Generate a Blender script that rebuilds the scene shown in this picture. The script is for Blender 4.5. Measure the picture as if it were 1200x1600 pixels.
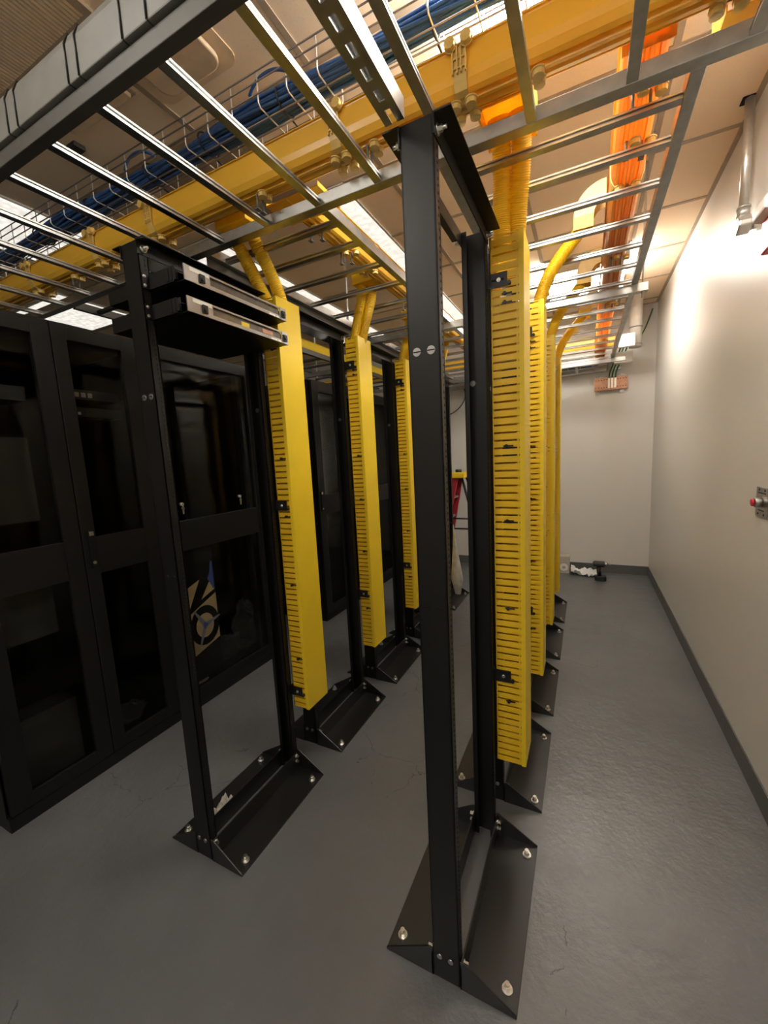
import bpy, math, random
from mathutils import Vector, Matrix
random.seed(7)
scn = bpy.context.scene
C = scn.collection
for o in list(bpy.data.objects):
    bpy.data.objects.remove(o)

# ------------------------------------------------------------------ camera
FOC, PITCH, YAW, ROLL, HCAM = 631.36, 0.13377, 0.46604, -0.0515, 1.472
cy, sy = math.cos(YAW), math.sin(YAW)
fw = Vector((-sy*math.cos(PITCH), cy*math.cos(PITCH), -math.sin(PITCH)))
rt = Vector((cy, sy, 0)); up = rt.cross(fw)
r2 = rt*math.cos(ROLL) + up*math.sin(ROLL)
u2 = -rt*math.sin(ROLL) + up*math.cos(ROLL)
cd = bpy.data.cameras.new('camera'); cam = bpy.data.objects.new('camera', cd); C.objects.link(cam)
cd.sensor_fit = 'VERTICAL'; cd.sensor_height = 36.0; cd.lens = FOC/1600*36.0
cd.clip_start = 0.02
M = Matrix.Identity(4)
for i in range(3):
    M[i][0] = r2[i]; M[i][1] = u2[i]; M[i][2] = -fw[i]
M[2][3] = HCAM
cam.matrix_world = M
scn.camera = cam

# ------------------------------------------------------------------ world, exposure
w = bpy.data.worlds.new('world'); scn.world = w; w.use_nodes = True
w.node_tree.nodes['Background'].inputs[0].default_value = (0.02, 0.018, 0.015, 1)
w.node_tree.nodes['Background'].inputs[1].default_value = 0.3
scn.view_settings.view_transform = 'Standard'
scn.view_settings.look = 'None'
scn.view_settings.exposure = 2.0
scn.view_settings.gamma = 1.0
scn.view_settings.use_curve_mapping = False
scn.cycles.use_denoising = True
scn.cycles.max_bounces = 10
scn.cycles.transparent_max_bounces = 12
scn.cycles.sample_clamp_indirect = 6.0
LENS_POWER = 10.0      # radiance of the fluorescent lenses

# ------------------------------------------------------------------ materials
def nt(name):
    m = bpy.data.materials.new(name); m.use_nodes = True
    t = m.node_tree; b = t.nodes['Principled BSDF']
    return m, t, b
def mat(name, col, rough=0.5, metal=0.0, var=0.08, scale=18.0, bump=0.0, bscale=200.0, coat=0.0, spec=0.5, trans=0.0, tcol=None):
    m, t, b = nt(name)
    b.inputs['Roughness'].default_value = rough
    b.inputs['Metallic'].default_value = metal
    b.inputs['Specular IOR Level'].default_value = spec
    b.inputs['Coat Weight'].default_value = coat
    tc = t.nodes.new('ShaderNodeTexCoord')
    n = t.nodes.new('ShaderNodeTexNoise'); n.inputs['Scale'].default_value = scale; n.inputs['Detail'].default_value = 5
    t.links.new(tc.outputs['Object'], n.inputs['Vector'])
    r = t.nodes.new('ShaderNodeValToRGB')
    r.color_ramp.elements[0].position = 0.3; r.color_ramp.elements[1].position = 0.7
    r.color_ramp.elements[0].color = tuple(c*(1-var) for c in col) + (1,)
    r.color_ramp.elements[1].color = tuple(min(1, c*(1+var)) for c in col) + (1,)
    t.links.new(n.outputs['Fac'], r.inputs['Fac'])
    t.links.new(r.outputs['Color'], b.inputs['Base Color'])
    if bump:
        n2 = t.nodes.new('ShaderNodeTexNoise'); n2.inputs['Scale'].default_value = bscale; n2.inputs['Detail'].default_value = 3
        t.links.new(tc.outputs['Object'], n2.inputs['Vector'])
        bp = t.nodes.new('ShaderNodeBump'); bp.inputs['Strength'].default_value = bump; bp.inputs['Distance'].default_value = 0.002
        t.links.new(n2.outputs['Fac'], bp.inputs['Height']); t.links.new(bp.outputs['Normal'], b.inputs['Normal'])
    if trans:
        tr = t.nodes.new('ShaderNodeBsdfTranslucent')
        if tcol: tr.inputs['Color'].default_value = tcol + (1,)
        else: t.links.new(r.outputs['Color'], tr.inputs['Color'])
        mx = t.nodes.new('ShaderNodeMixShader'); mx.inputs[0].default_value = trans
        out = t.nodes['Material Output']
        t.links.new(b.outputs[0], mx.inputs[1]); t.links.new(tr.outputs[0], mx.inputs[2]); t.links.new(mx.outputs[0], out.inputs[0])
    return m
def emis(name, col, power):
    m, t, b = nt(name)
    b.inputs['Base Color'].default_value = (0.9, 0.9, 0.88, 1)
    b.inputs['Emission Color'].default_value = col + (1,)
    # prismatic acrylic: the pattern dims the lens a little
    tc = t.nodes.new('ShaderNodeTexCoord')
    v = t.nodes.new('ShaderNodeTexVoronoi'); v.inputs['Scale'].default_value = 26
    t.links.new(tc.outputs['Object'], v.inputs['Vector'])
    mr = t.nodes.new('ShaderNodeMapRange')
    mr.inputs['From Min'].default_value = 0.0; mr.inputs['From Max'].default_value = 0.7
    mr.inputs['To Min'].default_value = power*1.12; mr.inputs['To Max'].default_value = power*0.70
    t.links.new(v.outputs['Distance'], mr.inputs['Value']); t.links.new(mr.outputs['Result'], b.inputs['Emission Strength'])
    return m
def glass(name, tint, gl=0.06):
    m = bpy.data.materials.new(name); m.use_nodes = True; t = m.node_tree
    t.nodes.remove(t.nodes['Principled BSDF'])
    a = t.nodes.new('ShaderNodeBsdfTransparent'); a.inputs[0].default_value = tint + (1,)
    g = t.nodes.new('ShaderNodeBsdfGlossy'); g.inputs['Roughness'].default_value = 0.06
    f = t.nodes.new('ShaderNodeFresnel'); f.inputs['IOR'].default_value = 1.22
    mx = t.nodes.new('ShaderNodeMixShader')
    t.links.new(f.outputs[0], mx.inputs[0]); t.links.new(a.outputs[0], mx.inputs[1]); t.links.new(g.outputs[0], mx.inputs[2])
    t.links.new(mx.outputs[0], t.nodes['Material Output'].inputs[0])
    return m

BLACK = mat('black_powder_coat', (0.0030, 0.0028, 0.0026), 0.40, 0, 0.15, 60, 0.1, 900, spec=0.45)
BASEM = mat('black_base_plate', (0.006, 0.0058, 0.0055), 0.36, 0, 0.1, 60, 0.1, 900, spec=0.75)
BLACK2 = mat('black_cabinet_paint', (0.0040, 0.0038, 0.0035), 0.45, 0, 0.12, 30, spec=0.35)
VOID = mat('hole_dark', (0.001, 0.001, 0.001), 0.9)
ZINC = mat('zinc_bolt', (0.75, 0.73, 0.68), 0.28, 1.0, 0.15, 80)
GALV = mat('galvanised_steel', (0.46, 0.46, 0.44), 0.38, 1.0, 0.12, 24)
WIREZ = mat('bright_wire', (0.75, 0.73, 0.70), 0.3, 0.6, 0.1, 40)
GREYP = mat('grey_paint', (0.17, 0.165, 0.15), 0.5, 0.0, 0.1, 12)
YEL = mat('yellow_plastic_cover', (0.86, 0.60, 0.02), 0.42, 0, 0.03, 8, trans=0.10)
YELF = mat('yellow_finger_plastic', (0.84, 0.52, 0.02), 0.42, 0, 0.04, 10, trans=0.12)
GOLD = mat('golden_raceway_plastic', (0.86, 0.50, 0.045), 0.3, 0, 0.05, 6, trans=0.15)
GOLDO = mat('golden_raceway_plastic_painted_glow', (0.80, 0.40, 0.06), 0.3, 0, 0.05, 6, trans=0.34, tcol=(0.88, 0.42, 0.08))  # same golden plastic, with the orange of light shining through painted in
GOLDN = mat('golden_fitting_plastic', (0.82, 0.55, 0.16), 0.4, 0, 0.06, 30, trans=0.15)
HOSE = mat('yellow_hose_plastic', (0.90, 0.58, 0.015), 0.38, 0, 0.04, 20, trans=0.25)
ORNG = mat('orange_exit_plastic', (0.94, 0.58, 0.04), 0.35, 0, 0.05, 20, trans=0.3)
BLUE = mat('blue_cable_jacket', (0.03, 0.095, 0.27), 0.45, 0, 0.25, 30)
GREYD = mat('dull_dark_steel', (0.09, 0.085, 0.08), 0.4, 0.6)
STRD = mat('matte_dark_steel', (0.085, 0.08, 0.072), 0.55, 0.2)  # darker, duller finish for the nearest ladder rail
WHITEP = mat('white_label', (0.78, 0.76, 0.70), 0.55)
SILV = mat('brushed_aluminium', (0.42, 0.42, 0.41), 0.33, 1.0, 0.12, 30)
BLKPL = mat('black_plastic', (0.008, 0.008, 0.008), 0.35)
COPPER = mat('copper_bar', (0.46, 0.23, 0.14), 0.45, 0.5, 0.15, 40)
GREEN = mat('green_wire_jacket', (0.02, 0.14, 0.06), 0.45)
RED = mat('red_plastic', (0.55, 0.015, 0.04), 0.35)
TAN = mat('tan_cardboard', (0.62, 0.47, 0.26), 0.7, 0, 0.1, 40)
PBLUE = mat('printed_blue', (0.08, 0.12, 0.42), 0.5)
PBLUE2 = mat('printed_grey_blue', (0.30, 0.31, 0.42), 0.5)
CARDW = mat('pale_cardboard', (0.46, 0.42, 0.36), 0.7)
PAPER = mat('crumpled_white_paper', (0.78, 0.77, 0.75), 0.8, 0, 0.06, 20, 0.5, 60)
LADRED = mat('red_fibreglass', (0.38, 0.02, 0.025), 0.45)
STROBE = mat('clear_strobe_plastic', (0.72, 0.72, 0.72), 0.15)
COND = mat('bright_conduit', (0.66, 0.64, 0.61), 0.35, 0.75, 0.1, 30)
BOARD = mat('baseboard_grey', (0.10, 0.10, 0.098), 0.5)
FRAMEW = mat('light_frame_white', (0.62, 0.60, 0.55), 0.45)
GRIDM = mat('ceiling_grid_tan', (0.42, 0.34, 0.25), 0.55)
STEELW = mat('steel_plate', (0.45, 0.43, 0.42), 0.35, 1.0, 0.1, 60)
INTER = mat('cabinet_inside_dark', (0.006, 0.006, 0.006), 0.7)
DGREY = mat('equipment_dark_grey', (0.028, 0.027, 0.026), 0.5)
LENS = emis('light_lens', (1.0, 0.955, 0.865), LENS_POWER)
LENSD = emis('dim_light_lens', (1.0, 0.955, 0.865), LENS_POWER*0.5)
LENSW = emis('weak_light_lens', (1.0, 0.95, 0.86), 0.27)
DOORGLASS = glass('tinted_door_glass', (0.86, 0.86, 0.84))
FILM = glass('clear_plastic_film', (0.80, 0.80, 0.78))
BAGM = mat('cloudy_plastic_bag', (0.66, 0.63, 0.56), 0.25, 0, 0.2, 14, 0.8, 40, trans=0.3)

def wallmat():
    m, t, b = nt('semi_gloss_wall_paint')
    b.inputs['Base Color'].default_value = (0.66, 0.63, 0.58, 1)
    b.inputs['Roughness'].default_value = 0.33
    b.inputs['Specular IOR Level'].default_value = 0.45
    tc = t.nodes.new('ShaderNodeTexCoord')
    n = t.nodes.new('ShaderNodeTexNoise'); n.inputs['Scale'].default_value = 2.2; n.inputs['Detail'].default_value = 6
    t.links.new(tc.outputs['Object'], n.inputs['Vector'])
    n2 = t.nodes.new('ShaderNodeTexNoise'); n2.inputs['Scale'].default_value = 120
    t.links.new(tc.outputs['Object'], n2.inputs['Vector'])
    ad = t.nodes.new('ShaderNodeMath'); ad.operation = 'MULTIPLY_ADD'; ad.inputs[1].default_value = 0.04
    t.links.new(n2.outputs['Fac'], ad.inputs[0]); t.links.new(n.outputs['Fac'], ad.inputs[2])
    bp = t.nodes.new('ShaderNodeBump'); bp.inputs['Strength'].default_value = 0.22; bp.inputs['Distance'].default_value = 0.02
    t.links.new(ad.outputs[0], bp.inputs['Height']); t.links.new(bp.outputs['Normal'], b.inputs['Normal'])
    return m
WALL = wallmat()

def ceilmat():
    m, t, b = nt('ceiling_tile')
    b.inputs['Roughness'].default_value = 0.75
    tc = t.nodes.new('ShaderNodeTexCoord')
    n = t.nodes.new('ShaderNodeTexNoise'); n.inputs['Scale'].default_value = 260; n.inputs['Detail'].default_value = 2
    t.links.new(tc.outputs['Object'], n.inputs['Vector'])
    r = t.nodes.new('ShaderNodeValToRGB')
    r.color_ramp.elements[0].position = 0.30; r.color_ramp.elements[0].color = (0.84, 0.66, 0.46, 1)
    r.color_ramp.elements[1].position = 0.42; r.color_ramp.elements[1].color = (0.92, 0.745, 0.54, 1)
    t.links.new(n.outputs['Fac'], r.inputs['Fac']); t.links.new(r.outputs['Color'], b.inputs['Base Color'])
    return m
CEIL = ceilmat()

def floormat():
    m, t, b = nt('grey_epoxy_floor')
    tc = t.nodes.new('ShaderNodeTexCoord')
    def noise(s, d=6, rough=0.6):
        n = t.nodes.new('ShaderNodeTexNoise'); n.inputs['Scale'].default_value = s; n.inputs['Detail'].default_value = d
        n.inputs['Roughness'].default_value = rough
        t.links.new(tc.outputs['Object'], n.inputs['Vector']); return n
    n1 = noise(1.6); n2 = noise(9); n3 = noise(55, 4)
    r = t.nodes.new('ShaderNodeValToRGB')
    r.color_ramp.elements[0].position = 0.32; r.color_ramp.elements[0].color = (0.094, 0.096, 0.100, 1)
    r.color_ramp.elements[1].position = 0.68; r.color_ramp.elements[1].color = (0.132, 0.135, 0.140, 1)
    t.links.new(n1.outputs['Fac'], r.inputs['Fac'])
    # worn lighter scuffs and hairline cracks
    v = t.nodes.new('ShaderNodeTexVoronoi'); v.feature = 'DISTANCE_TO_EDGE'; v.inputs['Scale'].default_value = 2.3
    mpv = t.nodes.new('ShaderNodeMixRGB'); mpv.blend_type = 'ADD'; mpv.inputs[0].default_value = 0.10
    t.links.new(tc.outputs['Object'], mpv.inputs[1]); t.links.new(n2.outputs['Color'], mpv.inputs[2])
    t.links.new(mpv.outputs[0], v.inputs['Vector'])
    cr = t.nodes.new('ShaderNodeMath'); cr.operation = 'LESS_THAN'; cr.inputs[1].default_value = 0.0035
    t.links.new(v.outputs['Distance'], cr.inputs[0])
    gate = t.nodes.new('ShaderNodeMath'); gate.operation = 'GREATER_THAN'; gate.inputs[1].default_value = 0.56
    t.links.new(n1.outputs['Fac'], gate.inputs[0])
    cg = t.nodes.new('ShaderNodeMath'); cg.operation = 'MULTIPLY'
    t.links.new(cr.outputs[0], cg.inputs[0]); t.links.new(gate.outputs[0], cg.inputs[1])
    mx = t.nodes.new('ShaderNodeMixRGB'); mx.inputs[2].default_value = (0.045, 0.045, 0.045, 1)
    t.links.new(cg.outputs[0], mx.inputs[0]); t.links.new(r.outputs['Color'], mx.inputs[1])
    n5 = noise(17, 9, 0.75)
    sc = t.nodes.new('ShaderNodeMapRange'); sc.inputs['From Min'].default_value = 0.60; sc.inputs['From Max'].default_value = 0.72
    sc.inputs['To Max'].default_value = 0.35; t.links.new(n5.outputs['Fac'], sc.inputs['Value'])
    sg = t.nodes.new('ShaderNodeMapRange'); sg.inputs['From Min'].default_value = 0.46; sg.inputs['From Max'].default_value = 0.60
    t.links.new(n1.outputs['Fac'], sg.inputs['Value'])
    sm_ = t.nodes.new('ShaderNodeMath'); sm_.operation = 'MULTIPLY'
    t.links.new(sc.outputs['Result'], sm_.inputs[0]); t.links.new(sg.outputs['Result'], sm_.inputs[1])
    mx2 = t.nodes.new('ShaderNodeMixRGB'); mx2.inputs[2].default_value = (0.34, 0.34, 0.335, 1)
    t.links.new(sm_.outputs[0], mx2.inputs[0]); t.links.new(mx.outputs[0], mx2.inputs[1])
    t.links.new(mx2.outputs[0], b.inputs['Base Color'])
    rr = t.nodes.new('ShaderNodeMapRange'); rr.inputs['To Min'].default_value = 0.24; rr.inputs['To Max'].default_value = 0.44
    t.links.new(n2.outputs['Fac'], rr.inputs['Value']); t.links.new(rr.outputs['Result'], b.inputs['Roughness'])
    b.inputs['Specular IOR Level'].default_value = 0.9
    s1 = t.nodes.new('ShaderNodeMath'); s1.operation = 'MULTIPLY_ADD'; s1.inputs[1].default_value = 0.25
    t.links.new(n3.outputs['Fac'], s1.inputs[0]); t.links.new(n2.outputs['Fac'], s1.inputs[2])
    bp = t.nodes.new('ShaderNodeBump'); bp.inputs['Strength'].default_value = 0.4; bp.inputs['Distance'].default_value = 0.012
    t.links.new(s1.outputs[0], bp.inputs['Height']); t.links.new(bp.outputs['Normal'], b.inputs['Normal'])
    return m
FLOOR = floormat()

def grillemat(name, axis, scale, bright=(0.40, 0.31, 0.22), dark=(0.10, 0.075, 0.05)):
    m, t, b = nt(name); b.inputs['Roughness'].default_value = 0.6
    tc = t.nodes.new('ShaderNodeTexCoord')
    if axis == 'dots':
        v = t.nodes.new('ShaderNodeTexVoronoi'); v.inputs['Scale'].default_value = scale; v.inputs['Randomness'].default_value = 0.0
        t.links.new(tc.outputs['Object'], v.inputs['Vector']); src = v.outputs['Distance']; th = 0.34
    else:
        v = t.nodes.new('ShaderNodeTexWave'); v.bands_direction = axis; v.inputs['Scale'].default_value = scale
        t.links.new(tc.outputs['Object'], v.inputs['Vector']); src = v.outputs['Fac']; th = 0.45
    r = t.nodes.new('ShaderNodeValToRGB'); r.color_ramp.interpolation = 'LINEAR'
    r.color_ramp.elements[0].position = th-0.08; r.color_ramp.elements[0].color = dark + (1,)
    r.color_ramp.elements[1].position = th+0.08; r.color_ramp.elements[1].color = bright + (1,)
    t.links.new(src, r.inputs['Fac']); t.links.new(r.outputs['Color'], b.inputs['Base Color'])
    return m
PERF = grillemat('perforated_panel', 'dots', 75)

# ------------------------------------------------------------------ mesh builder
class MB:
    def __init__(s): s.v = []; s.f = []; s.m = []; s.sm = []; s.k = 0
    def mat(s, k): s.k = k; return s
    def add(s, vs, fs, smooth=False):
        n = len(s.v); s.v += [tuple(v) for v in vs]
        for f in fs: s.f.append([i+n for i in f]); s.m.append(s.k); s.sm.append(smooth)
        return s
    def box(s, x0, x1, y0, y1, z0, z1):
        vs = [(x0,y0,z0),(x1,y0,z0),(x1,y1,z0),(x0,y1,z0),(x0,y0,z1),(x1,y0,z1),(x1,y1,z1),(x0,y1,z1)]
        return s.add(vs, [(3,2,1,0),(4,5,6,7),(0,1,5,4),(1,2,6,5),(2,3,7,6),(3,0,4,7)])
    def prism(s, prof, axis, a, b, smooth=False):
        """closed 2-D profile extruded along axis 0/1/2 from a to b; profile coords are the two other axes in order"""
        n = len(prof)
        def P(p, t):
            if axis == 0: return (t, p[0], p[1])
            if axis == 1: return (p[0], t, p[1])
            return (p[0], p[1], t)
        vs = [P(p, a) for p in prof] + [P(p, b) for p in prof]
        fs = [(i, (i+1) % n, n+(i+1) % n, n+i) for i in range(n)]
        s.add(vs, fs, smooth)
        return s.add(vs, [tuple(range(n-1, -1, -1)), tuple(range(n, 2*n))])
    def ribbon(s, prof, axis, a, b, th):
        """open profile with thickness th extruded along an axis"""
        n = len(prof); outp = []
        for i, p in enumerate(prof):
            q0 = prof[max(0, i-1)]; q1 = prof[min(n-1, i+1)]
            d = Vector((q1[0]-q0[0], q1[1]-q0[1]));
            if d.length < 1e-9: d = Vector((1, 0))
            d.normalize(); outp.append((p[0]-d.y*th, p[1]+d.x*th))
        for i in range(n-1):
            s.prism([prof[i], prof[i+1], outp[i+1], outp[i]], axis, a, b)
        return s
    def frame(s, d):
        d = Vector(d).normalized(); h = Vector((0,0,1)) if abs(d.z) < 0.95 else Vector((1,0,0))
        u = d.cross(h).normalized(); return u, d.cross(u).normalized()
    def cyl(s, p0, p1, r, n=12, r1=None, smooth=True):
        p0, p1 = Vector(p0), Vector(p1); u, v = s.frame(p1-p0); r1 = r if r1 is None else r1
        A = [p0 + (u*math.cos(2*math.pi*i/n)+v*math.sin(2*math.pi*i/n))*r for i in range(n)]
        B = [p1 + (u*math.cos(2*math.pi*i/n)+v*math.sin(2*math.pi*i/n))*r1 for i in range(n)]
        s.add(A+B, [(i, (i+1) % n, n+(i+1) % n, n+i) for i in range(n)], smooth)
        return s.add(A+B, [tuple(range(n-1, -1, -1)), tuple(range(n, 2*n))])
    def tube(s, pts, r, n=10, cap=True, rf=None):
        pts = [Vector(p) for p in pts]; u = None; rings = []
        for i, p in enumerate(pts):
            d = (pts[min(i+1, len(pts)-1)] - pts[max(i-1, 0)]).normalized()
            if u is None: u, _ = s.frame(d)
            u = (u - d*u.dot(d)).normalized(); v = d.cross(u)
            rr = r if rf is None else rf(i, len(pts))
            rings.append([p + (u*math.cos(2*math.pi*k/n)+v*math.sin(2*math.pi*k/n))*rr for k in range(n)])
        vs = [q for R in rings for q in R]; fs = []
        for i in range(len(pts)-1):
            for k in range(n): fs.append((i*n+k, i*n+(k+1) % n, (i+1)*n+(k+1) % n, (i+1)*n+k))
        s.add(vs, fs, True)
        if cap:
            m = len(vs); s.add(vs, [tuple(range(n-1, -1, -1)), tuple(range(m-n, m))])
        return s
    def hexbolt(s, p, d, r, h):
        p = Vector(p); d = Vector(d).normalized()
        s.cyl(p, p+d*h*0.25, r*1.45, 14); s.cyl(p+d*h*0.25, p+d*h, r, 6, smooth=False); return s
    def grid(s, fn, nu, nv, smooth=True):
        vs = [fn(i/nu, j/nv) for i in range(nu+1) for j in range(nv+1)]
        fs = [(i*(nv+1)+j, (i+1)*(nv+1)+j, (i+1)*(nv+1)+j+1, i*(nv+1)+j+1) for i in range(nu) for j in range(nv)]
        return s.add(vs, fs, smooth)
    def build(s, name, mats, parent=None, bevel=0.0, at=None):
        if not isinstance(mats, (list, tuple)): mats = [mats]
        me = bpy.data.meshes.new(name)
        off = Vector((0, 0, 0))
        if parent is not None:
            q = parent
            while q is not None: off += q.location; q = q.parent
        elif at is not None: off = Vector(at)
        me.from_pydata([tuple(Vector(v)-off) for v in s.v], [], s.f)
        for m in mats: me.materials.append(m)
        for p, k, sm in zip(me.polygons, s.m, s.sm): p.material_index = k; p.use_smooth = sm
        me.update()
        import bmesh
        bm = bmesh.new(); bm.from_mesh(me)
        bmesh.ops.remove_doubles(bm, verts=bm.verts, dist=1e-6)
        bmesh.ops.recalc_face_normals(bm, faces=bm.faces); bm.to_mesh(me); bm.free()
        o = bpy.data.objects.new(name, me); C.objects.link(o)
        if parent is not None: o.parent = parent
        elif at is not None: o.location = at
        if bevel:
            md = o.modifiers.new('edge', 'BEVEL'); md.width = bevel; md.segments = 2; md.limit_method = 'ANGLE'; md.angle_limit = 0.7
        return o
def tag(o, label, cat, group=None, kind=None):
    o['label'] = label; o['category'] = cat
    if group: o['group'] = group
    if kind: o['kind'] = kind
    return o
def thing(name, loc, label, cat, group=None):
    o = bpy.data.objects.new(name, None); C.objects.link(o); o.location = loc
    o.empty_display_size = 0.1
    return tag(o, label, cat, group)
def struct(o): o['kind'] = 'structure'; return o
def copy_tree(o, parent=None):
    c = o.copy(); C.objects.link(c); c.parent = parent
    for ch in [x for x in o.children]: copy_tree(ch, c)
    return c
def bez(p0, p1, p2, p3, n=24):
    p0, p1, p2, p3 = map(Vector, (p0, p1, p2, p3)); out = []
    for i in range(n+1):
        t = i/n; out.append(p0*(1-t)**3 + p1*3*t*(1-t)**2 + p2*3*t*t*(1-t) + p3*t**3)
    return out

# ------------------------------------------------------------------ room shell
XW, YB, ZC = 0.649, 5.267, 2.925
XL, YF = -7.0, -2.2
struct(MB().box(XL-0.1, XW+0.1, YF-0.1, YB+0.1, -0.1, 0).build('floor', FLOOR))
struct(MB().box(XL-0.1, XW+0.1, YF-0.1, YB+0.1, ZC, ZC+0.1).build('ceiling', CEIL))
struct(MB().box(XW, XW+0.1, YF, YB, 0, ZC).build('wall_right', WALL))
struct(MB().box(XL, XW, YB, YB+0.1, 0, ZC).build('wall_back', WALL))
struct(MB().box(XL-0.1, XL, YF, YB, 0, ZC).build('wall_left', WALL))
struct(MB().box(XL, XW, YF-0.1, YF, 0, ZC).build('wall_front', WALL))
struct(MB().box(XW-0.006, XW, YF, YB, 0, 0.102).build('baseboard_right', BOARD))
struct(MB().box(XL, XW-0.006, YB-0.006, YB, 0, 0.102).build('baseboard_back', BOARD))
struct(MB().box(XL, XL+0.006, YF, YB, 0, 0.102).build('baseboard_left', BOARD))
# ceiling grid: T-bars showing just below the tiles
g = MB()
gx = [0.28-0.61*k for k in range(0, 7)]
gy = [2.66+0.61*k for k in range(-8, 5)]
for x in gx: g.box(x-0.012, x+0.012, YF, YB, ZC-0.004, ZC+0.001)
for y in gy: g.box(XL, XW, y-0.012, y+0.012, ZC-0.0035, ZC+0.001)
struct(g.build('trim_1', GRIDM))
struct(MB().box(XW-0.022, XW, YF, YB, ZC-0.006, ZC).box(XL, XW, YB-0.022, YB, ZC-0.006, ZC).build('trim_2', GRIDM))

# ------------------------------------------------------------------ ceiling lights
def troffer(x0, x1, y0, y1, label, lens=None, drop=0.112):
    t = thing('ceiling_light', ((x0+x1)/2, (y0+y1)/2, ZC), label, 'ceiling light', 'fluorescent ceiling lights')
    m = MB(); z = ZC-drop; q = drop-0.0105
    m.box(x0-0.012, x1+0.012, y0-0.012, y1+0.012, ZC-0.010, ZC)
    m.box(x0, x1, y0-0.004, y0, z, ZC-0.010).box(x0, x1, y1, y1+0.004, z, ZC-0.010)
    m.build('frame', FRAMEW, t)
    MB().prism([(x0, ZC-0.0105), (x0+0.006, ZC-0.0105-q*0.7), (x0+0.03, ZC-0.0105-q), (x1-0.03, ZC-0.0105-q), (x1-0.006, ZC-0.0105-q*0.7), (x1, ZC-0.0105)], 1, y0+0.0005, y1-0.0005).build('lens', lens or LENS, t)
troffer(-0.335, 0.275, 1.12, 1.73, 'bright square ceiling light above the near end of the right rack row')
troffer(-0.335, 0.275, -1.14, -0.53, 'square ceiling light above and behind the camera by the right wall', LENSD)
troffer(-0.315, 0.265, 3.64, 4.25, 'bright square ceiling light behind the yellow hose elbows at the far end')
troffer(-1.50, -1.185, 2.05, 3.27, 'long ceiling light beside the near end of the middle ladder rack rail', LENSW, 0.014)
troffer(-1.50, -1.185, 3.35, 4.57, 'long ceiling light over the aisle, seen between the two posts of the nearest rack', LENSW, 0.014)
troffer(-2.78, -2.165, 2.05, 3.27, 'long ceiling light behind the yellow hoses of the front left rack', LENSW, 0.014)
troffer(-2.78, -2.165, 3.35, 4.57, 'long ceiling light over the far cabinet, seen between ladder rungs', LENSW, 0.014)
troffer(-3.36, -2.75, 1.02, 1.63, 'square ceiling light at the left picture edge behind the blue cables', LENSW, 0.014)

troffer(-4.55, -3.85, 1.98, 2.60, 'dim ceiling light far left, glimpsed above the double-door cabinet', LENSW, 0.014)
troffer(-1.50, -1.185, -1.0, 0.22, 'long ceiling light behind the camera, in line with the aisle lights', LENSD)
# ceiling grilles and diffusers
def grille(x0, x1, y0, y1, label):
    t = thing('return_grille', ((x0+x1)/2, (y0+y1)/2, ZC), label, 'vent', None)
    m = MB(); f = 0.03; z = ZC-0.012
    m.box(x0, x1, y0, y0+f, z, ZC).box(x0, x1, y1-f, y1, z, ZC).box(x0, x0+f, y0+f, y1-f, z, ZC).box(x1-f, x1, y0+f, y1-f, z, ZC)
    m.build('frame', GRIDM, t)
    b = MB(); x = x0+f+0.008
    while x < x1-f-0.004:
        b.box(x-0.0055, x+0.0055, y0+f, y1-f, ZC-0.011, ZC-0.003); x += 0.0165
    b.build('louver_blades', mat('grille_blade_tan', (0.86, 0.69, 0.50), 0.5), t)
    MB().box(x0+f, x1-f, y0+f, y1-f, ZC-0.002, ZC-0.0005).build('backing', mat('grille_back_dark', (0.30, 0.235, 0.17), 0.8), t)
grille(-2.75, -1.42, 0.36, 0.97, 'large tan ceiling grille with fine parallel blades in the top left corner')
t = thing('perforated_ceiling_panel', (-1.69, 2.16, ZC), 'perforated tan ceiling panel beside the left cable raceway', 'ceiling panel')
MB().box(-1.99, -1.385, 1.44, 2.03, ZC-0.008, ZC).build('panel', PERF, t)
t = thing('air_diffuser', (-1.30, 1.18, ZC), 'square ceiling diffuser with a rounded centre plate above the nearest rungs', 'diffuser')
def rrect(x0, x1, y0, y1, r, n=6):
    out = []
    for cx_, cy_, a0 in ((x1-r, y1-r, 0), (x0+r, y1-r, 90), (x0+r, y0+r, 180), (x1-r, y0+r, 270)):
        for i in range(n+1):
            a = math.radians(a0+90*i/n); out.append((cx_+r*math.cos(a), cy_+r*math.sin(a)))
    return out
PLATE = mat('diffuser_paint', (0.78, 0.60, 0.40), 0.5)
MB().prism(rrect(-1.54, -1.14, 1.0, 1.30, 0.05), 2, ZC-0.004, ZC).build('back_plate', PLATE, t)
MB().prism(rrect(-1.47, -1.18, 1.03, 1.26, 0.05), 2, ZC-0.03, ZC-0.012).build('centre_plate', PLATE, t, 0.006)
MB().box(-1.36, -1.30, 1.12, 1.17, ZC-0.014, ZC-0.003).build('spacer', PLATE, t)
t = thing('ceiling_access_panel', (-1.78, 1.15, ZC), 'raised tan rectangular ceiling panel left of the rounded diffuser', 'ceiling panel')
MB().box(-1.98, -1.60, 1.0, 1.185, ZC-0.02, ZC).build('panel', PLATE, t, 0.004)
MB().box(-1.99, -1.585, 0.99, 1.195, ZC-0.006, ZC).build('frame', GRIDM, t)
t = thing('ceiling_sensor', (-2.07, 1.225, ZC), 'small dark square sensor on the ceiling above the blue cables', 'sensor')
MB().box(-2.10, -2.035, 1.20, 1.25, ZC-0.02, ZC).build('housing', DGREY, t, 0.004)

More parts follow.
